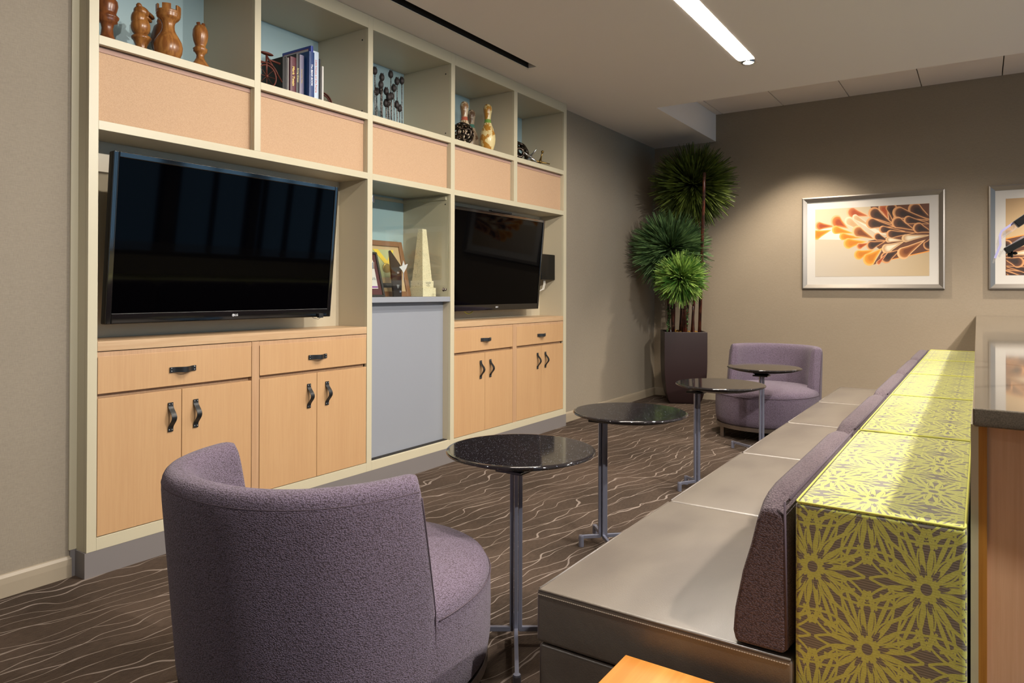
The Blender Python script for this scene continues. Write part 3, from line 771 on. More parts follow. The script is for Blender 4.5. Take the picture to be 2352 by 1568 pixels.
# ================================================================ COUNTER + ACRYLIC
t = thing('buffet_counter', 'tall laminate counter with grey stone top at the right edge', 'counter', (.3, 4.4, 0))
sl = MB(); sl.prism([(-.013, 1.462, .918), (.65, 1.44, .918), (.65, 7.445, .918), (-.040, 7.445, .918)], (0, 0, .032))
ct = obj('countertop', sl, 'counter', t, bevel=.003)
obj('cabinet_body', MB().box(.008, .62, 1.49, 7.44, 0, .918), 'laminate', t)
obj('side_cladding', MB().box(-.016, -.0045, 1.485, 7.44, 0, .918), 'cream', t)
obj('edge_band', MB().box(-.0045, .008, 1.485, 7.44, 0, .918), 'edgeband', t)
t = thing('sneeze_guard', 'clear bent acrylic guard with black clamps above the counter', 'sneeze guard', (.3, 2.2, .95))
def acr(pts, y0, y1, th):
    P = [Vector((x, 0, z)) for x, z in pts]; L = []; Rr = []
    for i, p in enumerate(P):
        d = (P[min(i+1, len(P)-1)]-P[max(i-1, 0)]).normalized(); n = Vector((-d.z, 0, d.x)); L.append(p+n*th/2); Rr.append(p-n*th/2)
    ring = L+Rr[::-1]; return MB().prism([(p.x, y0, p.z) for p in ring], (0, y1-y0, 0))
path = [(.026, 1.231), (.0365, 1.262), (.0355, 1.284), (.039, 1.294), (.081, 1.3275), (.30, 1.50)]
obj('acrylic_sheet', acr(path, 2.004, 2.33, .0045), 'acrylic', t)
ed = obj('sheet_edge', acr(path, 2.0, 2.004, .0048), 'acredge', t); ed['label'] = 'lavender tinted sheet edge'
obj('clamp', acr([(.066, 1.3085), (.30, 1.49)], 1.995, 2.03, .017), 'plastic', t, bevel=.002)
cl = obj('clamp', acr([(.046, 1.2475), (.081, 1.2685), (.30, 1.40)], 1.995, 2.03, .0145), 'plastic', t, bevel=.002)
wn = MB(); wn.tube([(.0585, 2.01, 1.2485), (.0585, 2.01, 1.232)], .0025, 8); wn.ball((.0645, 2.01, 1.242), .004, 8, 6, (1.3, .5, .9)); wn.ball((.0535, 2.01, 1.239), .004, 8, 6, (.9, .5, 1.3)); obj('wing_nut', wn, 'plastic', cl, smooth=True)
obj('support_tube', acr([(.038, 1.247), (.081, 1.279), (.30, 1.44)], 2.006, 2.30, .006), 'acrylic', t)
obj('post', MB().tube([(.29, 2.15, .951), (.29, 2.15, 1.49)], .01, 12), 'steel', t, smooth=True)

# ================================================================ FRAMED PRINTS
def teardrop(tip, pt, w_, n=14):
    tip = Vector(tip); pt = Vector(pt); ax = pt-tip; L = ax.length; d = ax/L; nrm = Vector((-d.y, d.x)); r = w_/2; out = []
    for i in range(n+1):
        a = pi/2+pi*i/n; out.append(tip+d*(r*cos(a)*1.0+0)+nrm*r*sin(a))
    for t_ in (.3, .6, .85): out.append(tip+d*(L*t_)-nrm*r*(1-t_)**.9*(1-.15*sin(pi*t_)))
    out.append(pt)
    for t_ in (.85, .6, .3): out.append(tip+d*(L*t_)+nrm*r*(1-t_)**.9*(1-.15*sin(pi*t_)))
    return out, tip+d*L*.22
PET = [((320, 465), (480, 468), 62, 'o'), ((295, 545), (440, 500), 70, 'y'), ((490, 425), (600, 490), 92, 'o'), ((480, 500), (650, 532), 60, 'y'), ((545, 560), (730, 572), 52, 'y'),
       ((915, 300), (965, 420), 70, 'r'), ((985, 305), (1000, 425), 78, 'd'), ((630, 342), (800, 380), 80, 'r'), ((660, 385), (860, 500), 40, 't'), ((600, 420), (840, 585), 60, 't'),
       ((600, 622), (770, 605), 76, 'y'), ((685, 515), (850, 590), 84, 'b'), ((695, 725), (840, 680), 70, 'y'), ((790, 765), (905, 665), 92, 'y'), ((700, 648), (800, 615), 46, 'o'),
       ((1190, 315), (1345, 420), 96, 'd'), ((1050, 345), (1330, 420), 88, 'd'), ((835, 350), (1010, 455), 86, 'd'), ((810, 440), (1030, 475), 80, 'd'), ((1040, 435), (1200, 510), 84, 'd'), ((1130, 412), (1330, 450), 60, 'd'),
       ((1220, 485), (1345, 525), 78, 'd'), ((910, 497), (1110, 515), 54, 'd'), ((865, 562), (970, 600), 56, 'd'), ((980, 540), (1200, 528), 62, 'd'), ((1110, 578), (1330, 548), 56, 'w'),
       ((960, 590), (1110, 600), 40, 'w'), ((805, 642), (940, 600), 66, 'd'), ((945, 672), (1100, 605), 70, 'w'), ((940, 752), (1075, 675), 80, 'd'), ((1090, 712), (1280, 590), 86, 'b'), ((1305, 640), (1350, 560), 74, 'd'), ((870, 800), (960, 700), 30, 'r')]
PC = {'o': ('#8a3a16', '#b9682c', '#d0a070'), 'y': ('#b56c12', '#cf8722', '#d9a558'), 'd': ('#2c1c16', '#5a3624', '#c9905e'), 'r': ('#94401c', '#b2663a', '#d0a67e'), 'b': ('#6a3618', '#a06434', '#dcaa78'), 't': ('#b08e66', '#b89c78', '#cdbb9e'), 'w': ('#d6c8ae', '#b08a62', '#caa478')}
def art(name, parent, x0, x1, z0, z1, y, mirror=False, dark_bg=False, zoom=1, off=(0, 0)):
    vs = []; fs = []; cs = []
    def UV(p):
        u = (p[0]-282)/1027; zt = 320-60*u; v = (920-p[1])/(920-zt)
        if zoom != 1: u = (u-off[0])*zoom; v = (v-off[1])*zoom
        if mirror: u = 1-u; v = .80-v*.95
        return min(max(u, 0), 1), min(max(v, 0), 1)
    lay = [0]
    def poly(pts, cin, crim, c0=None, cmid=None):
        lay[0] += 1; yy = y-.0006-lay[0]*.00002; o = len(vs); n = len(pts)
        w3 = [UV(p) for p in pts]
        if c0 is None:
            for u, v in w3: vs.append((x0+(x1-x0)*u, yy, z0+(z1-z0)*v)); cs.append(crim)
            fs.append(tuple(range(o, o+n))); return
        cen = c0
        for k_, (f_, col) in enumerate(((1, crim), (.88, crim), (.74, cmid), (.35, cin), (.05, cin))):
            for p in pts:
                q = (cen[0]+(p[0]-cen[0])*f_, cen[1]+(p[1]-cen[1])*f_); u, v = UV(q); vs.append((x0+(x1-x0)*u, yy, z0+(z1-z0)*v)); cs.append(col)
        for k_ in range(4):
            for i in range(n): j = (i+1) % n; fs.append((o+k_*n+i, o+k_*n+j, o+(k_+1)*n+j, o+(k_+1)*n+i))
        fs.append(tuple(o+4*n+i for i in range(n)))
    BG = '#bcae92' if not dark_bg else '#b99d74'
    z_ = zoom
    vs += [(x0, y-.0004, z0), (x1, y-.0004, z0), (x1, y-.0004, z1), (x0, y-.0004, z1)]; cs += ['#b9ae9f', '#b39c78', '#b5a080', BG] if not dark_bg else ['#d8bd90', '#c9a97c', '#a98a64', '#a98a64']; fs.append((0, 1, 2, 3))
    poly([(282, 500), (470, 480), (560, 590), (282, 585)], None, '#cfc9bc')
    poly([(650, 370), (760, 450), (950, 545), (860, 540), (680, 420)], None, '#cdc2ae')
    poly([(800, 290), (1309, 262), (1309, 690), (960, 775), (825, 815), (900, 690), (780, 600), (980, 560), (900, 480), (830, 380)], None, '#5f3a28')
    poly([(1309, 690), (960, 772), (822, 812), (960, 778), (1309, 700)], None, '#e0903a')
    for tip, pt, w_, k_ in PET:
        p, c0 = teardrop(tip, pt, w_*1.28); poly(p, PC[k_][0], PC[k_][2], c0, PC[k_][1])
    me = bpy.data.meshes.new(name); me.from_pydata(vs, [], fs); me.update(); ca = me.color_attributes.new('c', 'FLOAT_COLOR', 'POINT')
    for i, c_ in enumerate(cs): ca.data[i].color = (*lin(c_), 1)
    o = bpy.data.objects.new(name, me); COL.objects.link(o); me.materials.append(M['print']); o.parent = parent; o.matrix_parent_inverse = world(parent).inverted()
    # make every face point to -y
    bm = bmesh.new(); bm.from_mesh(me)
    for f_ in bm.faces:
        if f_.normal.y > 0: f_.normal_flip()
    bm.to_mesh(me); bm.free()
def picture(x0, x1, z0, z1, lbl, **kw):
    yb = YF-.002; yf = YF-.032
    t = thing('framed_print', lbl, 'framed print', ((x0+x1)/2, yf, z0), 'silver framed prints on the far wall')
    fw = .046
    pts = [(x0, z0), (x1, z0), (x1, z1), (x0, z1)]; sg = [(1, 1), (-1, 1), (-1, -1), (1, -1)]
    prof = [(0, yb), (0, yf), (.012, yf-.003), (fw, yf+.012), (fw, yb)]; vs = []; fs = []
    for (px, pz), (a, b) in zip(pts, sg):
        for w_, yy in prof: vs.append((px+a*w_, yy, pz+b*w_))
    for i in range(4):
        j = (i+1) % 4
        for k_ in range(5): l = (k_+1) % 5; fs.append((i*5+k_, i*5+l, j*5+l, j*5+k_))
    obj('frame', MB().add(vs, fs), 'frame', t)
    mt = obj('mat_board', MB().box(x0+fw, x1-fw, YF-.012, YF-.006, z0+fw, z1-fw), 'mat', t)
    art('print', mt, x0+.121, x1-.121, z0+.122, z1-.120, YF-.0125, **kw)
    return t
picture(-1.487, -.275, 1.180, 2.084, 'silver framed print of curled orange and brown paper leaves, left of the two')
picture(.0525, 1.264, 1.180, 2.084, 'silver framed print cut off by the right edge of the photo', mirror=True, dark_bg=True, zoom=1)

# ================================================================ PLANT
t = thing('potted_plant', 'tall potted grass ball plant with three leafy globes in dark square planter', 'potted plant', (-2.6, 7.13, 0))
cxp, cyp, ap = -2.603, 7.139, radians(27)
prof = [(.10, 0)]+[(.125+.09*math.sqrt(max(0, 1-((.44-z)/.45)**2)), z) for z in (0, .015, .04, .08, .13, .19, .26, .34, .44)]+[(.215, .60), (.215, .74), (.200, .74), (.198, .70), (0, .70)]
vs = []; fs = []
for h, z in prof:
    for sx_, sy_ in ((-1, -1), (1, -1), (1, 1), (-1, 1)):
        x, y = sx_*h, sy_*h; vs.append((cxp+x*cos(ap)-y*sin(ap), cyp+x*sin(ap)+y*cos(ap), z))
for j in range(len(prof)-1):
    for i in range(4): k_ = (i+1) % 4; fs.append((j*4+i, j*4+k_, (j+1)*4+k_, (j+1)*4+i))
fs.append((0, 1, 2, 3))
po = obj('planter', MB().add(vs, fs), 'planter', t, bevel=.004)
ms = MB(); rnd = random.Random(3)
for i in range(90):
    ms.ball((cxp+rnd.uniform(-.13, .13), cyp+rnd.uniform(-.13, .13), .705+rnd.uniform(0, .02)), rnd.uniform(.012, .025), 7, 5)
obj('moss', ms, 'moss', t, smooth=True)
B1 = Vector((-2.445, 6.98, 2.235)); B2 = Vector((-2.625, 6.83, 1.580)); B3 = Vector((-2.44, 6.62, 1.288))
canes = [((-2.40, 7.05), (-2.20, 6.60, 2.29), .0165), ((-2.62, 7.08), (-2.50, 7.0, 2.15), .011), ((-2.55, 6.99), (-2.43, 6.93, 2.1), .016), ((-2.66, 7.0), (-2.60, 6.9, 1.6), .016),
         ((-2.71, 7.12), (-2.68, 6.98, 1.55), .013), ((-2.58, 7.15), (-2.46, 7.08, 2.0), .014), ((-2.48, 7.05), (-2.38, 6.99, 1.9), .014), ((-2.53, 7.02), (-2.47, 6.75, 1.2), .014),
         ((-2.45, 7.02), (-2.45, 7.0, 1.0), .012), ((-2.64, 7.2), (-2.62, 7.15, 1.3), .012), ((-2.76, 7.14), (-2.73, 7.02, 1.3), .012)]
for (x, y), e, r in canes:
    a = Vector((x, y, .70)); e = Vector(e); n = 9
    pts = [a.lerp(e, k_/n) for k_ in range(n+1)]
    obj('cane', MB().tube(pts, [r*(1.08 if k_ % 2 == 0 else 1)*(1-.15*k_/n) for k_ in range(n+1)], 10), 'cane', t, smooth=True)
def grassball(c, R_, n, mat, wd, seed, sweep=.15):
    rnd = random.Random(seed); mb = MB(); vs = []; fs = []
    for i in range(n):
        z = 1-2*(i+.5)/n; a = i*2.39996+rnd.uniform(-.35, .35); s_ = math.sqrt(1-z*z); d = Vector((s_*cos(a), s_*sin(a), z))
        d = (d+Vector((rnd.uniform(-1, 1), rnd.uniform(-1, 1), rnd.uniform(-1, 1)))*.2).normalized()
        L = R_*rnd.uniform(.74, 1.02); side = d.cross(Vector((rnd.uniform(-1, 1), rnd.uniform(-1, 1), rnd.uniform(-1, 1)))).normalized(); bend = d.cross(side).normalized()*rnd.uniform(-1, 1)*sweep*L+Vector((0, 0, -.03*L))
        o = len(vs)
        for k_, t_ in enumerate((.08, .4, .72, 1)):
            p = c+d*L*t_+bend*t_*t_; hw = wd*(.7, 1, .9, .35)[k_]
            p.x = max(p.x, XW+.008); p.y = min(p.y, YF-.008)
            for q in (p-side*hw, p+side*hw): vs.append((max(q.x, XW+.004), min(q.y, YF-.004), q.z))
        for k_ in range(3): fs.append((o+k_*2, o+k_*2+1, o+k_*2+3, o+k_*2+2))
    me = bpy.data.meshes.new('leaf_globe'); me.from_pydata(vs, [], fs); me.update(); o = bpy.data.objects.new('leaf_globe', me); COL.objects.link(o)
    me.materials.append(M[mat]); o.parent = t; o.matrix_parent_inverse = world(t).inverted(); return o
grassball(B1, .455, 2300, 'leaf1', .0072, 1)['label'] = 'dark olive top globe'
grassball(B2, .44, 2200, 'leaf2', .0068, 2)['label'] = 'dark green middle globe'
grassball(B3, .285, 1500, 'leaf3', .0070, 3, .3)['label'] = 'bright green lowest globe'
vn = MB()
for (x, y) in ((-2.72, 7.03), (-2.54, 7.05)):
    for k_ in range(26):
        vn.ball((x+rnd.uniform(-.02, .02), y+rnd.uniform(-.02, .02), .74+.26*k_/26), .011, 6, 4)
obj('bead_vine', vn, 'leaf2', t, smooth=True)

# ================================================================ SHELF OBJECTS
SZ = 2.1805
def lobj(name, prof, x, y, z0, mat, parent=None, seg=28, sx=1, sy=1):
    return obj(name, MB().lathe([(r, z0+z) for r, z in prof], seg, x, y, sx, sy), mat, parent, smooth=True)
# chess pieces
o = lobj('chess_piece', [(.058, 0), (.060, .012), (.050, .025), (.038, .045), (.026, .07), (.022, .10), (.026, .122), (.040, .130), (.038, .137), (.045, .146), (.046, .152), (.034, .165), (.036, .175), (.042, .20), (.040, .22), (.030, .232), (.040, .245), (.044, .27), (.034, .30), (.03, .31), (.045, .33), (.03, .36), (.012, .40), (0, .41)], -3.15, 1.556, SZ, 'teak')
tag(o, 'tall dark turned chess piece at the left end, cut off by the photo top', 'chess piece', 'wooden chess pieces')
t = thing('chess_piece', 'carved wooden knight with a frog-like head and open mouth', 'chess piece', (-3.15, 1.705, SZ), 'wooden chess pieces')
b = MB(); X, Y = -3.15, 1.705
b.lathe([(.045, SZ), (.046, SZ+.015), (.030, SZ+.03), (.022, SZ+.05), (.024, SZ+.07), (.034, SZ+.093), (.040, SZ+.098), (.042, SZ+.106), (.036, SZ+.113), (.030, SZ+.116)], 26, X, Y)
b.ball((X, Y-.004, SZ+.155), .041, 20, 14, (1, .98, 1.15)); b.ball((X, Y-.010, SZ+.188), .036, 20, 12, (1, .95, 1.15))
rt = Matrix.Rotation(radians(-22), 3, 'X')
b.ball((X+.004, Y-.002, SZ+.218), .031, 20, 12, (1.05, 1.1, .85), rt); b.ball((X+.008, Y+.022, SZ+.217), .019, 16, 10, (1.3, 1.8, .5), rt)
b.ball((X+.008, Y+.017, SZ+.196), .017, 16, 10, (1.25, 1.6, .5), rt)
obj('body', b, 'teak2', t, smooth=True)
e = MB(); e.ball((X+.016, Y-.020, SZ+.241), .0125, 12, 8); e.ball((X-.016, Y+.018, SZ+.240), .0115, 12, 8); obj('eye', e, 'teak2', t, smooth=True)
obj('mouth', MB().ball((X+.013, Y+.026, SZ+.2065), .015, 12, 8, (1.3, 1.45, .22), rt), 'teak', t, smooth=True)
t = thing('chess_piece', 'wooden rook with round bulbous base and notched crown', 'chess piece', (-3.08, 1.79, SZ), 'wooden chess pieces')
X, Y = -3.08, 1.79
obj('body', MB().lathe([(r, SZ+z) for r, z in [(.036, 0), (.040, .008), (.036, .014), (.047, .025), (.058, .05), (.061, .075), (.056, .10), (.044, .122), (.033, .14), (.027, .155), (.026, .175), (.030, .19), (.044, .203), (.050, .212), (.048, .216), (.052, .220), (.050, .225), (.053, .232), (.052, .236), (.044, .236), (.043, .215), (0, .213)]], 32, X, Y), 'teak2', t, smooth=True)
cr = MB()
for k_ in range(5):
    a0 = k_*2*pi/5+.2; a1 = a0+.75
    ring = [(.053, a0), (.053, (a0+a1)/2), (.053, a1), (.043, a1), (.043, (a0+a1)/2), (.043, a0)]
    cr.prism([(X+r*cos(a), Y+r*sin(a), SZ+.234) for r, a in ring], (0, 0, .026))
obj('crown', cr, 'teak2', t, bevel=.002)
o = lobj('chess_piece', [(.04, 0), (.042, .012), (.028, .03), (.020, .05), (.022, .075), (.038, .085), (.036, .092), (.026, .10), (.040, .13), (.047, .165), (.044, .20), (.034, .235), (.020, .25), (.022, .262), (.016, .28), (.0105, .31), (.009, .322), (0, .326)], -3.29, 1.878, SZ, 'teak')
tag(o, 'dark wooden chess piece with pointed spire, standing behind the rook', 'chess piece', 'wooden chess pieces')
t = thing('chess_piece', 'small amber wood chess piece with egg body, rightmost of the set', 'chess piece', (-3.08, 1.948, SZ), 'wooden chess pieces')
obj('body', MB().lathe([(r, SZ+z) for r, z in [(.046, 0), (.048, .012), (.043, .03), (.028, .05), (.018, .068), (.017, .082), (.024, .094), (.031, .099), (.030, .106), (.033, .111), (.022, .122), (.024, .13), (.031, .15), (.035, .175), (.033, .20), (.025, .218), (.012, .226), (0, .227)]], 28, -3.08, 1.948), 'teak2', t, smooth=True)
k = MB()
for dy in (-.009, .012): k.tube([(-3.08, 1.948+dy*.6, SZ+.21), (-3.08, 1.948+dy*1.35, SZ+.236)], [.010, .0085], 10)
obj('finial', k, 'teak', t, smooth=True)
# books
simple('crim', 'crimson print', '#7a1f30', .5); simple('paleprint', 'pale cover print', '#a7a2a6', .5)
BK = [
      (2.420, 2.432, -3.055, .205, .20, '#17151a', None, 'thin black book between the wide black book and a pale-edged one'),
      (2.433, 2.441, -3.055, .203, .20, '#8d8884', None, 'very thin book with a pale grey spine edge'),
      (2.443, 2.481, -3.045, .212, .16, '#55232f', ('Mark Twain', '#e6cf73', .019), 'maroon book with gold spine lettering'),
      (2.482, 2.503, -3.045, .236, .17, '#2b2a2e', ('Saving Graces', '#c9bf8a', .012), 'charcoal book with pale script lettering, right of the maroon book'),
      (2.504, 2.532, -3.045, .238, .13, '#6f6a80', ('Some Living Thing', '#b39c5a', .009), 'lavender grey book, left of the blue patterned book'),
      (2.533, 2.541, -3.06, .20, .12, '#4e6d55', None, 'slim green paperback tucked beside the lavender book'),
      (2.543, 2.578, -3.015, .262, .17, '#16386e', ('The BEAR BOOK', '#e4e8ee', .014), 'dark blue patterned book with white lettering'),
      (2.579, 2.595, -3.045, .308, .24, '#2c3f8f', ('The Children\'s Book of America', '#aeb6dc', .008), 'tallest royal blue book with framed cover'),
      (2.596, 2.634, -3.045, .285, .15, '#b9c8d8', ('Little House on the Prairie', '#b8503c', .0145), 'thick pale blue white book with red script lettering'),
      (2.636, 2.644, -3.04, .25, .13, '#101014', None, 'thin black book right of the pale blue book'),
      (2.646, 2.656, -3.03, .21, .13, '#c9c6c0', None, 'thin white book, rightmost of the books')]
for (y0, y1, xf, h, dp, c, tt, lb) in BK:
    t = thing('book', lb, 'book', (xf-dp/2, (y0+y1)/2, SZ), 'books on the shelf')
    cov = Mat('cover '+c, c, .4).m; yy = y0; ct = .0018
    q = MB(); q.box(xf-dp, xf-.001, y0, y0+ct, SZ, SZ+h).box(xf-dp, xf-.001, y1-ct, y1, SZ, SZ+h)
    n = 6; w_ = (y1-y0)/2; ym = (y0+y1)/2
    sp = [(xf-.004+.004*cos(a), ym+w_*sin(a)) for a in [(-pi/2)+pi*k_/n for k_ in range(n+1)]]
    q.prism([(x, y, SZ) for x, y in sp], (0, 0, h))
    obj('cover', q, cov, t, weld=False)
    obj('pages', MB().box(xf-dp+.004, xf-.004, y0+ct, y1-ct, SZ+.003, SZ+h-.004), 'mat', t)
    if h > .3:
        obj('cover_border', MB().box(xf-dp+.012, xf-.02, y0-.0004, y0, SZ+.015, SZ+h-.013), 'crim', t); obj('cover_picture', MB().box(xf-dp+.015, xf-.023, y0-.0008, y0-.0004, SZ+.018, SZ+h-.016), 'paleprint', t)
    if tt:
        key = 'ink'+tt[1]
        if key not in M: simple(key, 'ink '+tt[1], tt[1], .4, .2)
        text('spine_lettering', tt[0], key, tt[2]*1.15, (xf+.0002, ym, SZ+h*.52), (0, 0, -1), (0, 1, 0), t, .0002, .0002)
# the black wide cover behind the thin books, and the framed cover + printed spine of others
t = thing('book', 'wide flat black book standing behind the thin ones, left of the maroon book', 'book', (-3.17, 2.40, SZ), 'books on the shelf')
obj('cover', MB().box(-3.215, -3.055, 2.401, 2.418, SZ, SZ+.20), Mat('matt black cover', '#0c0c0d', .5).m, t, bevel=.001)
obj('pages', MB().box(-3.211, -3.06, 2.404, 2.415, SZ+.002, SZ+.197), 'mat', t)
# bicycle bookends
def wheel(cx_, cy, cz, R_, mb, a0=0, a1=2*pi, n=40):
    mb.tube([(cx_, cy+R_*cos(a0+(a1-a0)*k_/n), cz+R_*sin(a0+(a1-a0)*k_/n)) for k_ in range(n+1)], .0042, 8)
    for k_ in range(9):
        a = a0+(a1-a0)*k_/8; mb.tube([(cx_, cy, cz), (cx_, cy+R_*cos(a), cz+R_*sin(a))], .0014, 6)
    mb.ball((cx_, cy, cz), .009, 10, 8)
t = thing('bicycle_bookend', 'rust brown metal bicycle bookend half with saddle, left of the books', 'bookend', (-3.02, 2.270, SZ), 'bicycle bookends')
wm = MB(); wheel(-3.02, 2.276, SZ+.058, .056, wm); obj('wheel', wm, 'rust', t, smooth=True)
fr = MB(); fr.tube([(-3.02, 2.274, SZ+.058), (-3.02, 2.274, SZ+.165)], .005, 8); fr.tube([(-3.02, 2.274, SZ+.162), (-3.02, 2.370, SZ+.05)], .0042, 8); fr.tube([(-3.02, 2.285, SZ+.145), (-3.02, 2.355, SZ+.142)], [.004, .0065], 8)
fr.tube([(-3.02, 2.274, SZ+.125), (-3.02, 2.210, SZ+.125)], .004, 8); fr.tube([(-3.02, 2.276+.068*cos(a), SZ+.058+.068*sin(a)) for a in [radians(15+10*k_) for k_ in range(13)]], .0035, 8, flat=2)
fr.tube([(-3.02, 2.274, SZ+.004), (-3.02, 2.380, SZ+.004)], .004, 8); obj('bicycle_frame', fr, 'rust', t, smooth=True)
obj('saddle', MB().ball((-3.02, 2.275, SZ+.172), .03, 14, 8, (.55, 1.35, .25)), 'rust', t, smooth=True)
t = thing('bicycle_bookend', 'rust brown metal bicycle wheel bookend, right of the books', 'bookend', (-3.21, 2.785, SZ), 'bicycle bookends')
wm = MB(); wheel(-3.21, 2.81, SZ+.060, .056, wm); obj('wheel', wm, 'rust', t, smooth=True)
obj('mudguard', MB().tube([(-3.21, 2.81+.068*cos(a), SZ+.060+.068*sin(a)) for a in [radians(5+10*k_) for k_ in range(13)]], .004, 8, flat=2), 'rust', t, smooth=True)
# pod stems
t = thing('pod_sculpture', 'cluster of blackened poppy pods on tall thin stems', 'sculpture', (-3.2, 3.34, SZ))
obj('base', MB().box(-3.27, -3.13, 3.19, 3.5, SZ, SZ+.012), 'pod', t, bevel=.002)
PD = [(-3.20, 3.221, 2.545), (-3.15, 3.225, 2.45), (-3.20, 3.285, 2.520), (-3.22, 3.258, 2.425), (-3.24, 3.315, 2.450), (-3.20, 3.366, 2.560), (-3.20, 3.425, 2.530), (-3.20, 3.471, 2.545), (-3.20, 3.396, 2.478),
      (-3.20, 3.325, 2.440), (-3.17, 3.318, 2.398), (-3.20, 3.373, 2.420), (-3.20, 3.322, 2.362), (-3.23, 3.372, 2.375), (-3.20, 3.424, 2.375), (-3.20, 3.450, 2.358)]
def podmesh(x, y, z):
    mb = MB(); seg = 20; vs = []; fs = []
    pr = [(.004, -.026), (.009, -.022), (.015, -.012), (.0165, 0), (.0145, .012), (.010, .020), (.009, .024), (.0, .020)]
    for r, dz in pr:
        for k_ in range(seg): a = 2*pi*k_/seg; rr = r*(1+.10*cos(5*a)); vs.append((x+rr*cos(a), y+rr*sin(a), z+dz+(.004*cos(5*a) if dz > .02 else 0)))
    for j in range(len(pr)-1):
        for k_ in range(seg): l = (k_+1) % seg; fs.append((j*seg+k_, j*seg+l, (j+1)*seg+l, (j+1)*seg+k_))
    return mb.add(vs, fs)
for x, y, z in PD:
    st = obj('stem', MB().tube([(x, y+.006, SZ+.01), (x, y+.002, (SZ+z)/2), (x, y, z-.02)], .0032, 7), 'podstem', t, smooth=True)
    obj('pod', podmesh(x, y, z), 'pod', st, smooth=True)
# bowling pins
PINP = [(.026, 0), (.029, .004), (.045, .04), (.057, .08), (.0605, .115), (.057, .15), (.045, .19), (.032, .222), (.0245, .25), (.0235, .27), (.027, .30), (.0315, .325), (.0325, .343), (.029, .36), (.020, .373), (.010, .379), (0, .381)]
for x, y, mt, lb in ((-3.20, 4.150, 'pinred', 'mottled brown bowling pin with a red neck band'), (-3.30, 4.368, 'pinteal', 'mottled brown bowling pin with a teal neck band, half hidden behind'), (-3.10, 4.308, 'pingreen', 'mottled yellow bowling pin with a green neck band, standing apart')):
    t = obj('bowling_pin', MB().lathe(PINP, 32), mt, smooth=True); t.location = (x, y, SZ); tag(t, lb, 'bowling pin', 'mottled bowling pins')
def geo_ball(name, c, R_, th, lbl, rot=(0, 0, 0)):
    bm = bmesh.new(); bmesh.ops.create_icosphere(bm, subdivisions=2, radius=1); bm.verts.ensure_lookup_table(); bm.faces.ensure_lookup_table()
    fc = [f.calc_center_median().normalized() for f in bm.faces]; fs = []
    for v in bm.verts:
        fl = [f.index for f in v.link_faces]; n = v.co.normalized(); ref = (fc[fl[0]]-n*fc[fl[0]].dot(n)).normalized(); o2 = n.cross(ref)
        fl.sort(key=lambda i: math.atan2(fc[i].dot(o2), fc[i].dot(ref))); fs.append(tuple(fl))
    bm.free()
    Rm = Matrix.Rotation(rot[0], 3, 'X') @ Matrix.Rotation(rot[1], 3, 'Y')
    o = obj(name, MB().add([Rm @ (v*R_) for v in fc], fs), 'bronze', smooth=True); o.location = c
    wf = o.modifiers.new('wire', 'WIREFRAME'); wf.thickness = th; wf.use_replace = True; wf.use_even_offset = False
    ss = o.modifiers.new('s', 'SUBSURF'); ss.levels = 2; ss.render_levels = 2
    tag(o, lbl, 'ornament'); return o
geo_ball('openwork_sphere', (-3.06, 3.945, SZ+.081), .078, .022, 'dark bronze openwork sphere in front of the bowling pins')
geo_ball('openwork_sphere', (-3.265, 4.935, SZ+.116), .110, .034, 'larger dark openwork sphere at left of the rightmost cubby', (.5, .3))
def jack(c, R_, mat, lbl, ballz, rot, gp='metal jacks in the rightmost cubby'):
    t = thing('metal_jack', lbl, 'ornament', (c[0], c[1], SZ), gp)
    c = Vector(c); mb = MB(); Rm = Matrix.Rotation(rot[0], 3, 'Z') @ Matrix.Rotation(rot[1], 3, 'Y') @ Matrix.Rotation(rot[2], 3, 'X')
    for i, d in enumerate(((1, 0, 0), (-1, 0, 0), (0, 1, 0), (0, -1, 0), (0, 0, 1), (0, 0, -1))):
        d = Rm @ Vector(d); tp = c+d*R_; tp.z = max(tp.z, SZ+.003); mb.tube([c, c.lerp(tp, .5), tp], [.011, .0065, .0038], 10)
        if i in ballz: obj('ball_tip', MB().ball(c+d*R_*1.02, .0125, 14, 10), mat, t, smooth=True)
    mb.ball(c, .014, 12, 8)
    obj('spikes', mb, mat, t, smooth=True)
jack((-3.09, 5.05, SZ+.058), .085, 'brass', 'brass coloured metal jack with a round ball tip', (4,), (.7, .18, .42))
jack((-3.05, 4.83, SZ+.060), .085, 'chrome', 'silver metal jack leaning in front of the openwork sphere', (), (.9, .6, .5))
# display case contents
DZ = 1.1135
t = thing('stone_obelisk', 'pale travertine obelisk award on stepped base inside the glass case', 'award', (-3.14, 3.64, DZ))
def frust(cx_, cy, h0, h1, z0, z1, rot=.0):
    P = []
    for h, z in ((h0, z0), (h1, z1)):
        for a, b in ((-1, -1), (1, -1), (1, 1), (-1, 1)): P.append((cx_+(a*cos(rot)-b*sin(rot))*h, cy+(a*sin(rot)+b*cos(rot))*h, z))
    return P, [(3, 2, 1, 0), (4, 5, 6, 7), (0, 1, 5, 4), (1, 2, 6, 5), (2, 3, 7, 6), (3, 0, 4, 7)]
oy, ox = 3.60, -3.13
obj('base', MB().add(*frust(ox, oy, .066, .066, DZ, DZ+.058)).add(*frust(ox, oy, .055, .055, DZ+.058, DZ+.104)), 'stone', t, bevel=.002, weld=False)
obj('shaft', MB().add(*frust(ox, oy, .048, .020, DZ+.104, DZ+.452)), 'stone', t, bevel=.002)
ins = MB(); cr_, sr = 1.0, 0.0
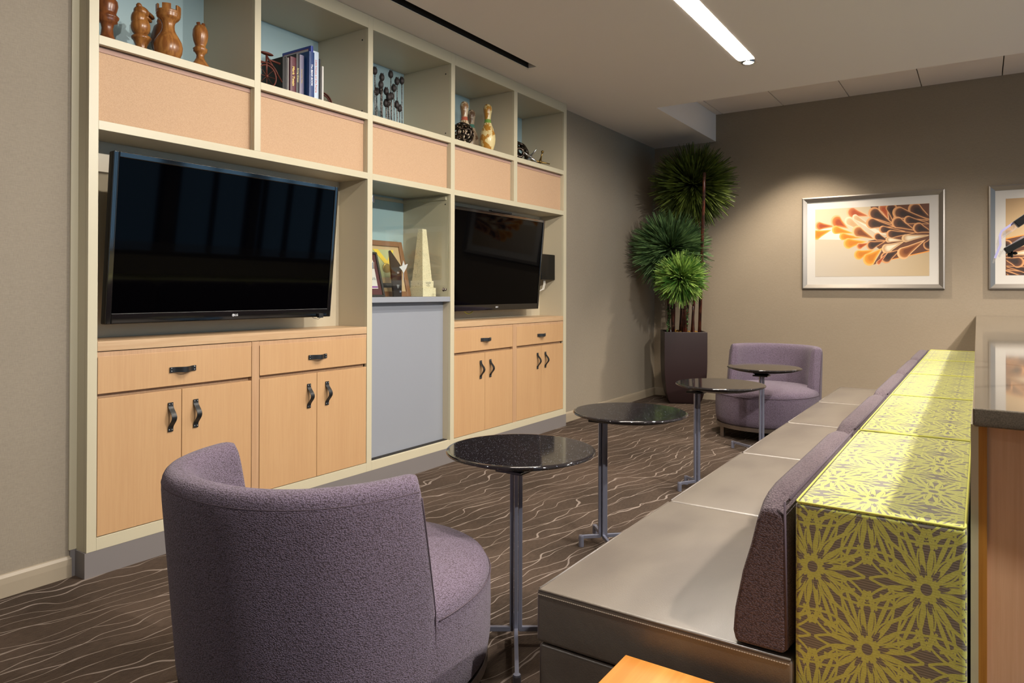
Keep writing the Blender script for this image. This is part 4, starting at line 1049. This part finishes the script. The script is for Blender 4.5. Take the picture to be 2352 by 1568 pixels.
for k_, wl in enumerate((.055, .05, .02, .035)):
    z = DZ+.094-k_*.008; a = Vector((ox+.0555*cr_, oy+.0555*sr, z)); d = Vector((-sr, cr_, 0)); ins.prism([a-d*wl/2, a+d*wl/2, a+d*wl/2+Vector((0, 0, .0022)), a-d*wl/2+Vector((0, 0, .0022))], (cr_*.0004, sr*.0004, 0))
obj('inscription', ins, 'plastic', t)
def leaner(name, y0, y1, xb, xt, z0, z1, fw, fmat, matc, lbl, inner):
    t = thing(name, lbl, 'framed certificate', ((xb+xt)/2, (y0+y1)/2, z0))
    def P(u, v, d): return Vector((xb+(xt-xb)*v+d, y0+(y1-y0)*u, z0+(z1-z0)*v))
    def slab(u0, u1, v0, v1, d0, d1):
        return [P(u, v, d) for d in (d0, d1) for u in (u0, u1) for v in (v0, v1)], [(0, 1, 3, 2), (4, 6, 7, 5), (0, 4, 5, 1), (2, 3, 7, 6), (0, 2, 6, 4), (1, 5, 7, 3)]
    fu = fw/(y1-y0); fv = fw/(z1-z0); q = MB()
    for s_ in ((0, fu, 0, 1), (1-fu, 1, 0, 1), (fu, 1-fu, 0, fv), (fu, 1-fu, 1-fv, 1)): q.add(*slab(*s_, -.02, .0))
    obj('frame', q, fmat, t, bevel=.003, weld=False)
    mo = obj('mat_board', MB().add(*slab(fu, 1-fu, fv, 1-fv, -.018, -.012)), matc, t); inner(t, slab, P, mo); return t
simple('tanmat', 'tan mat board', '#b59a72', .8); simple('burg', 'burgundy mat board', '#4a1c22', .8); simple('sage', 'sage paper', '#a5a878', .8); simple('yel', 'yellow ribbon', '#d9b932', .7)
simple('purp', 'purple ink', '#7a3a8a', .6); simple('walnut', 'walnut frame', '#7a5234', .4); simple('goldm', 'gold medal', '#b99a4a', .3, .8); simple('ink', 'teal ink', '#2f6a72', .6)
def innerA(t, slab, P, mo):
    obj('paper', MB().add(*slab(.22, .80, .34, .84, -.012, -.010)), 'sage', mo)
    r = MB()
    for a_, b_, c_, d_ in ((.40, .50, .60, .70), (.66, .76, .60, .66)):
        r.prism([P(a_-.05, .84, -.009), P(a_+.06, .84, -.009), P(.66, .58, -.009), P(.56, .58, -.009)] if a_ < .5 else [P(.74, .84, -.009), P(.80, .84, -.009), P(.66, .60, -.009), P(.60, .60, -.009)], (.001, 0, 0))
    obj('ribbon', r, 'yel', mo); obj('medal', MB().ball(P(.57, .50, -.006), .035, 20, 10, (.15, 1, 1)), 'goldm', mo, smooth=True)
    obj('plaque', MB().add(*slab(.35, .75, .16, .24, -.012, -.010)), 'plastic', mo)
leaner('framed_medal', 3.10, 3.53, -3.16, -3.25, DZ, 1.478, .034, 'walnut', 'tanmat', 'walnut framed medal with yellow ribbon leaning in the glass case', innerA)
def innerB(t, slab, P, mo):
    obj('paper', MB().add(*slab(.2, .80, .18, .82, -.012, -.010)), 'mat', mo)
    obj('stripe', MB().add(*slab(.3, .79, .20, .235, -.010, -.009)), 'purp', mo)
    obj('signature', MB().tube([P(.55+.03*k_, .40+.03*((-1)**k_), -.0095) for k_ in range(8)], .0012, 5), 'ink', mo)
leaner('framed_certificate', 2.99, 3.196, -3.074, -3.15, DZ, 1.392, .013, 'plastic', 'burg', 'small black framed certificate with burgundy mat in the glass case', innerB)
t = thing('glass_award', 'black pointed award slab with silver star bird in the glass case', 'award', (-3.1, 3.32, DZ))
obj('slab', MB().prism([(-3.112, 3.296, DZ), (-3.112, 3.368, DZ), (-3.112, 3.368, DZ+.19), (-3.112, 3.262, DZ+.292), (-3.112, 3.256, DZ+.285)], (.014, 0, 0)), Mat('black polished slab', '#1b181b', .3, 0, .3).m, t, bevel=.001)
b = MB(); zc = DZ+.19; yc = 3.374
b.prism([(-3.093, y+yc, z+zc) for y, z in ((0, -.04), (.028, -.005), (.040, .022), (.012, .014), (0, .042), (-.012, .008), (-.040, .0), (-.012, -.022))], (.003, 0, 0)); b.tube([(-3.0915, yc, zc-.03), (-3.0915, yc, zc-.085)], .0022, 6)
obj('star_bird', b, 'logo', t)
lt = MB()
for z, wl in ((.155, .02), (.148, .016), (.072, .022), (.064, .018), (.056, .010)): lt.box(-3.098, -3.0975, 3.332-wl/2, 3.332+wl/2, DZ+z, DZ+z+.0025)
obj('inscription', lt, 'logo', t); obj('stud', MB().ball((-3.096, 3.35, DZ+.032), .008, 12, 8), 'steel', t, smooth=True)
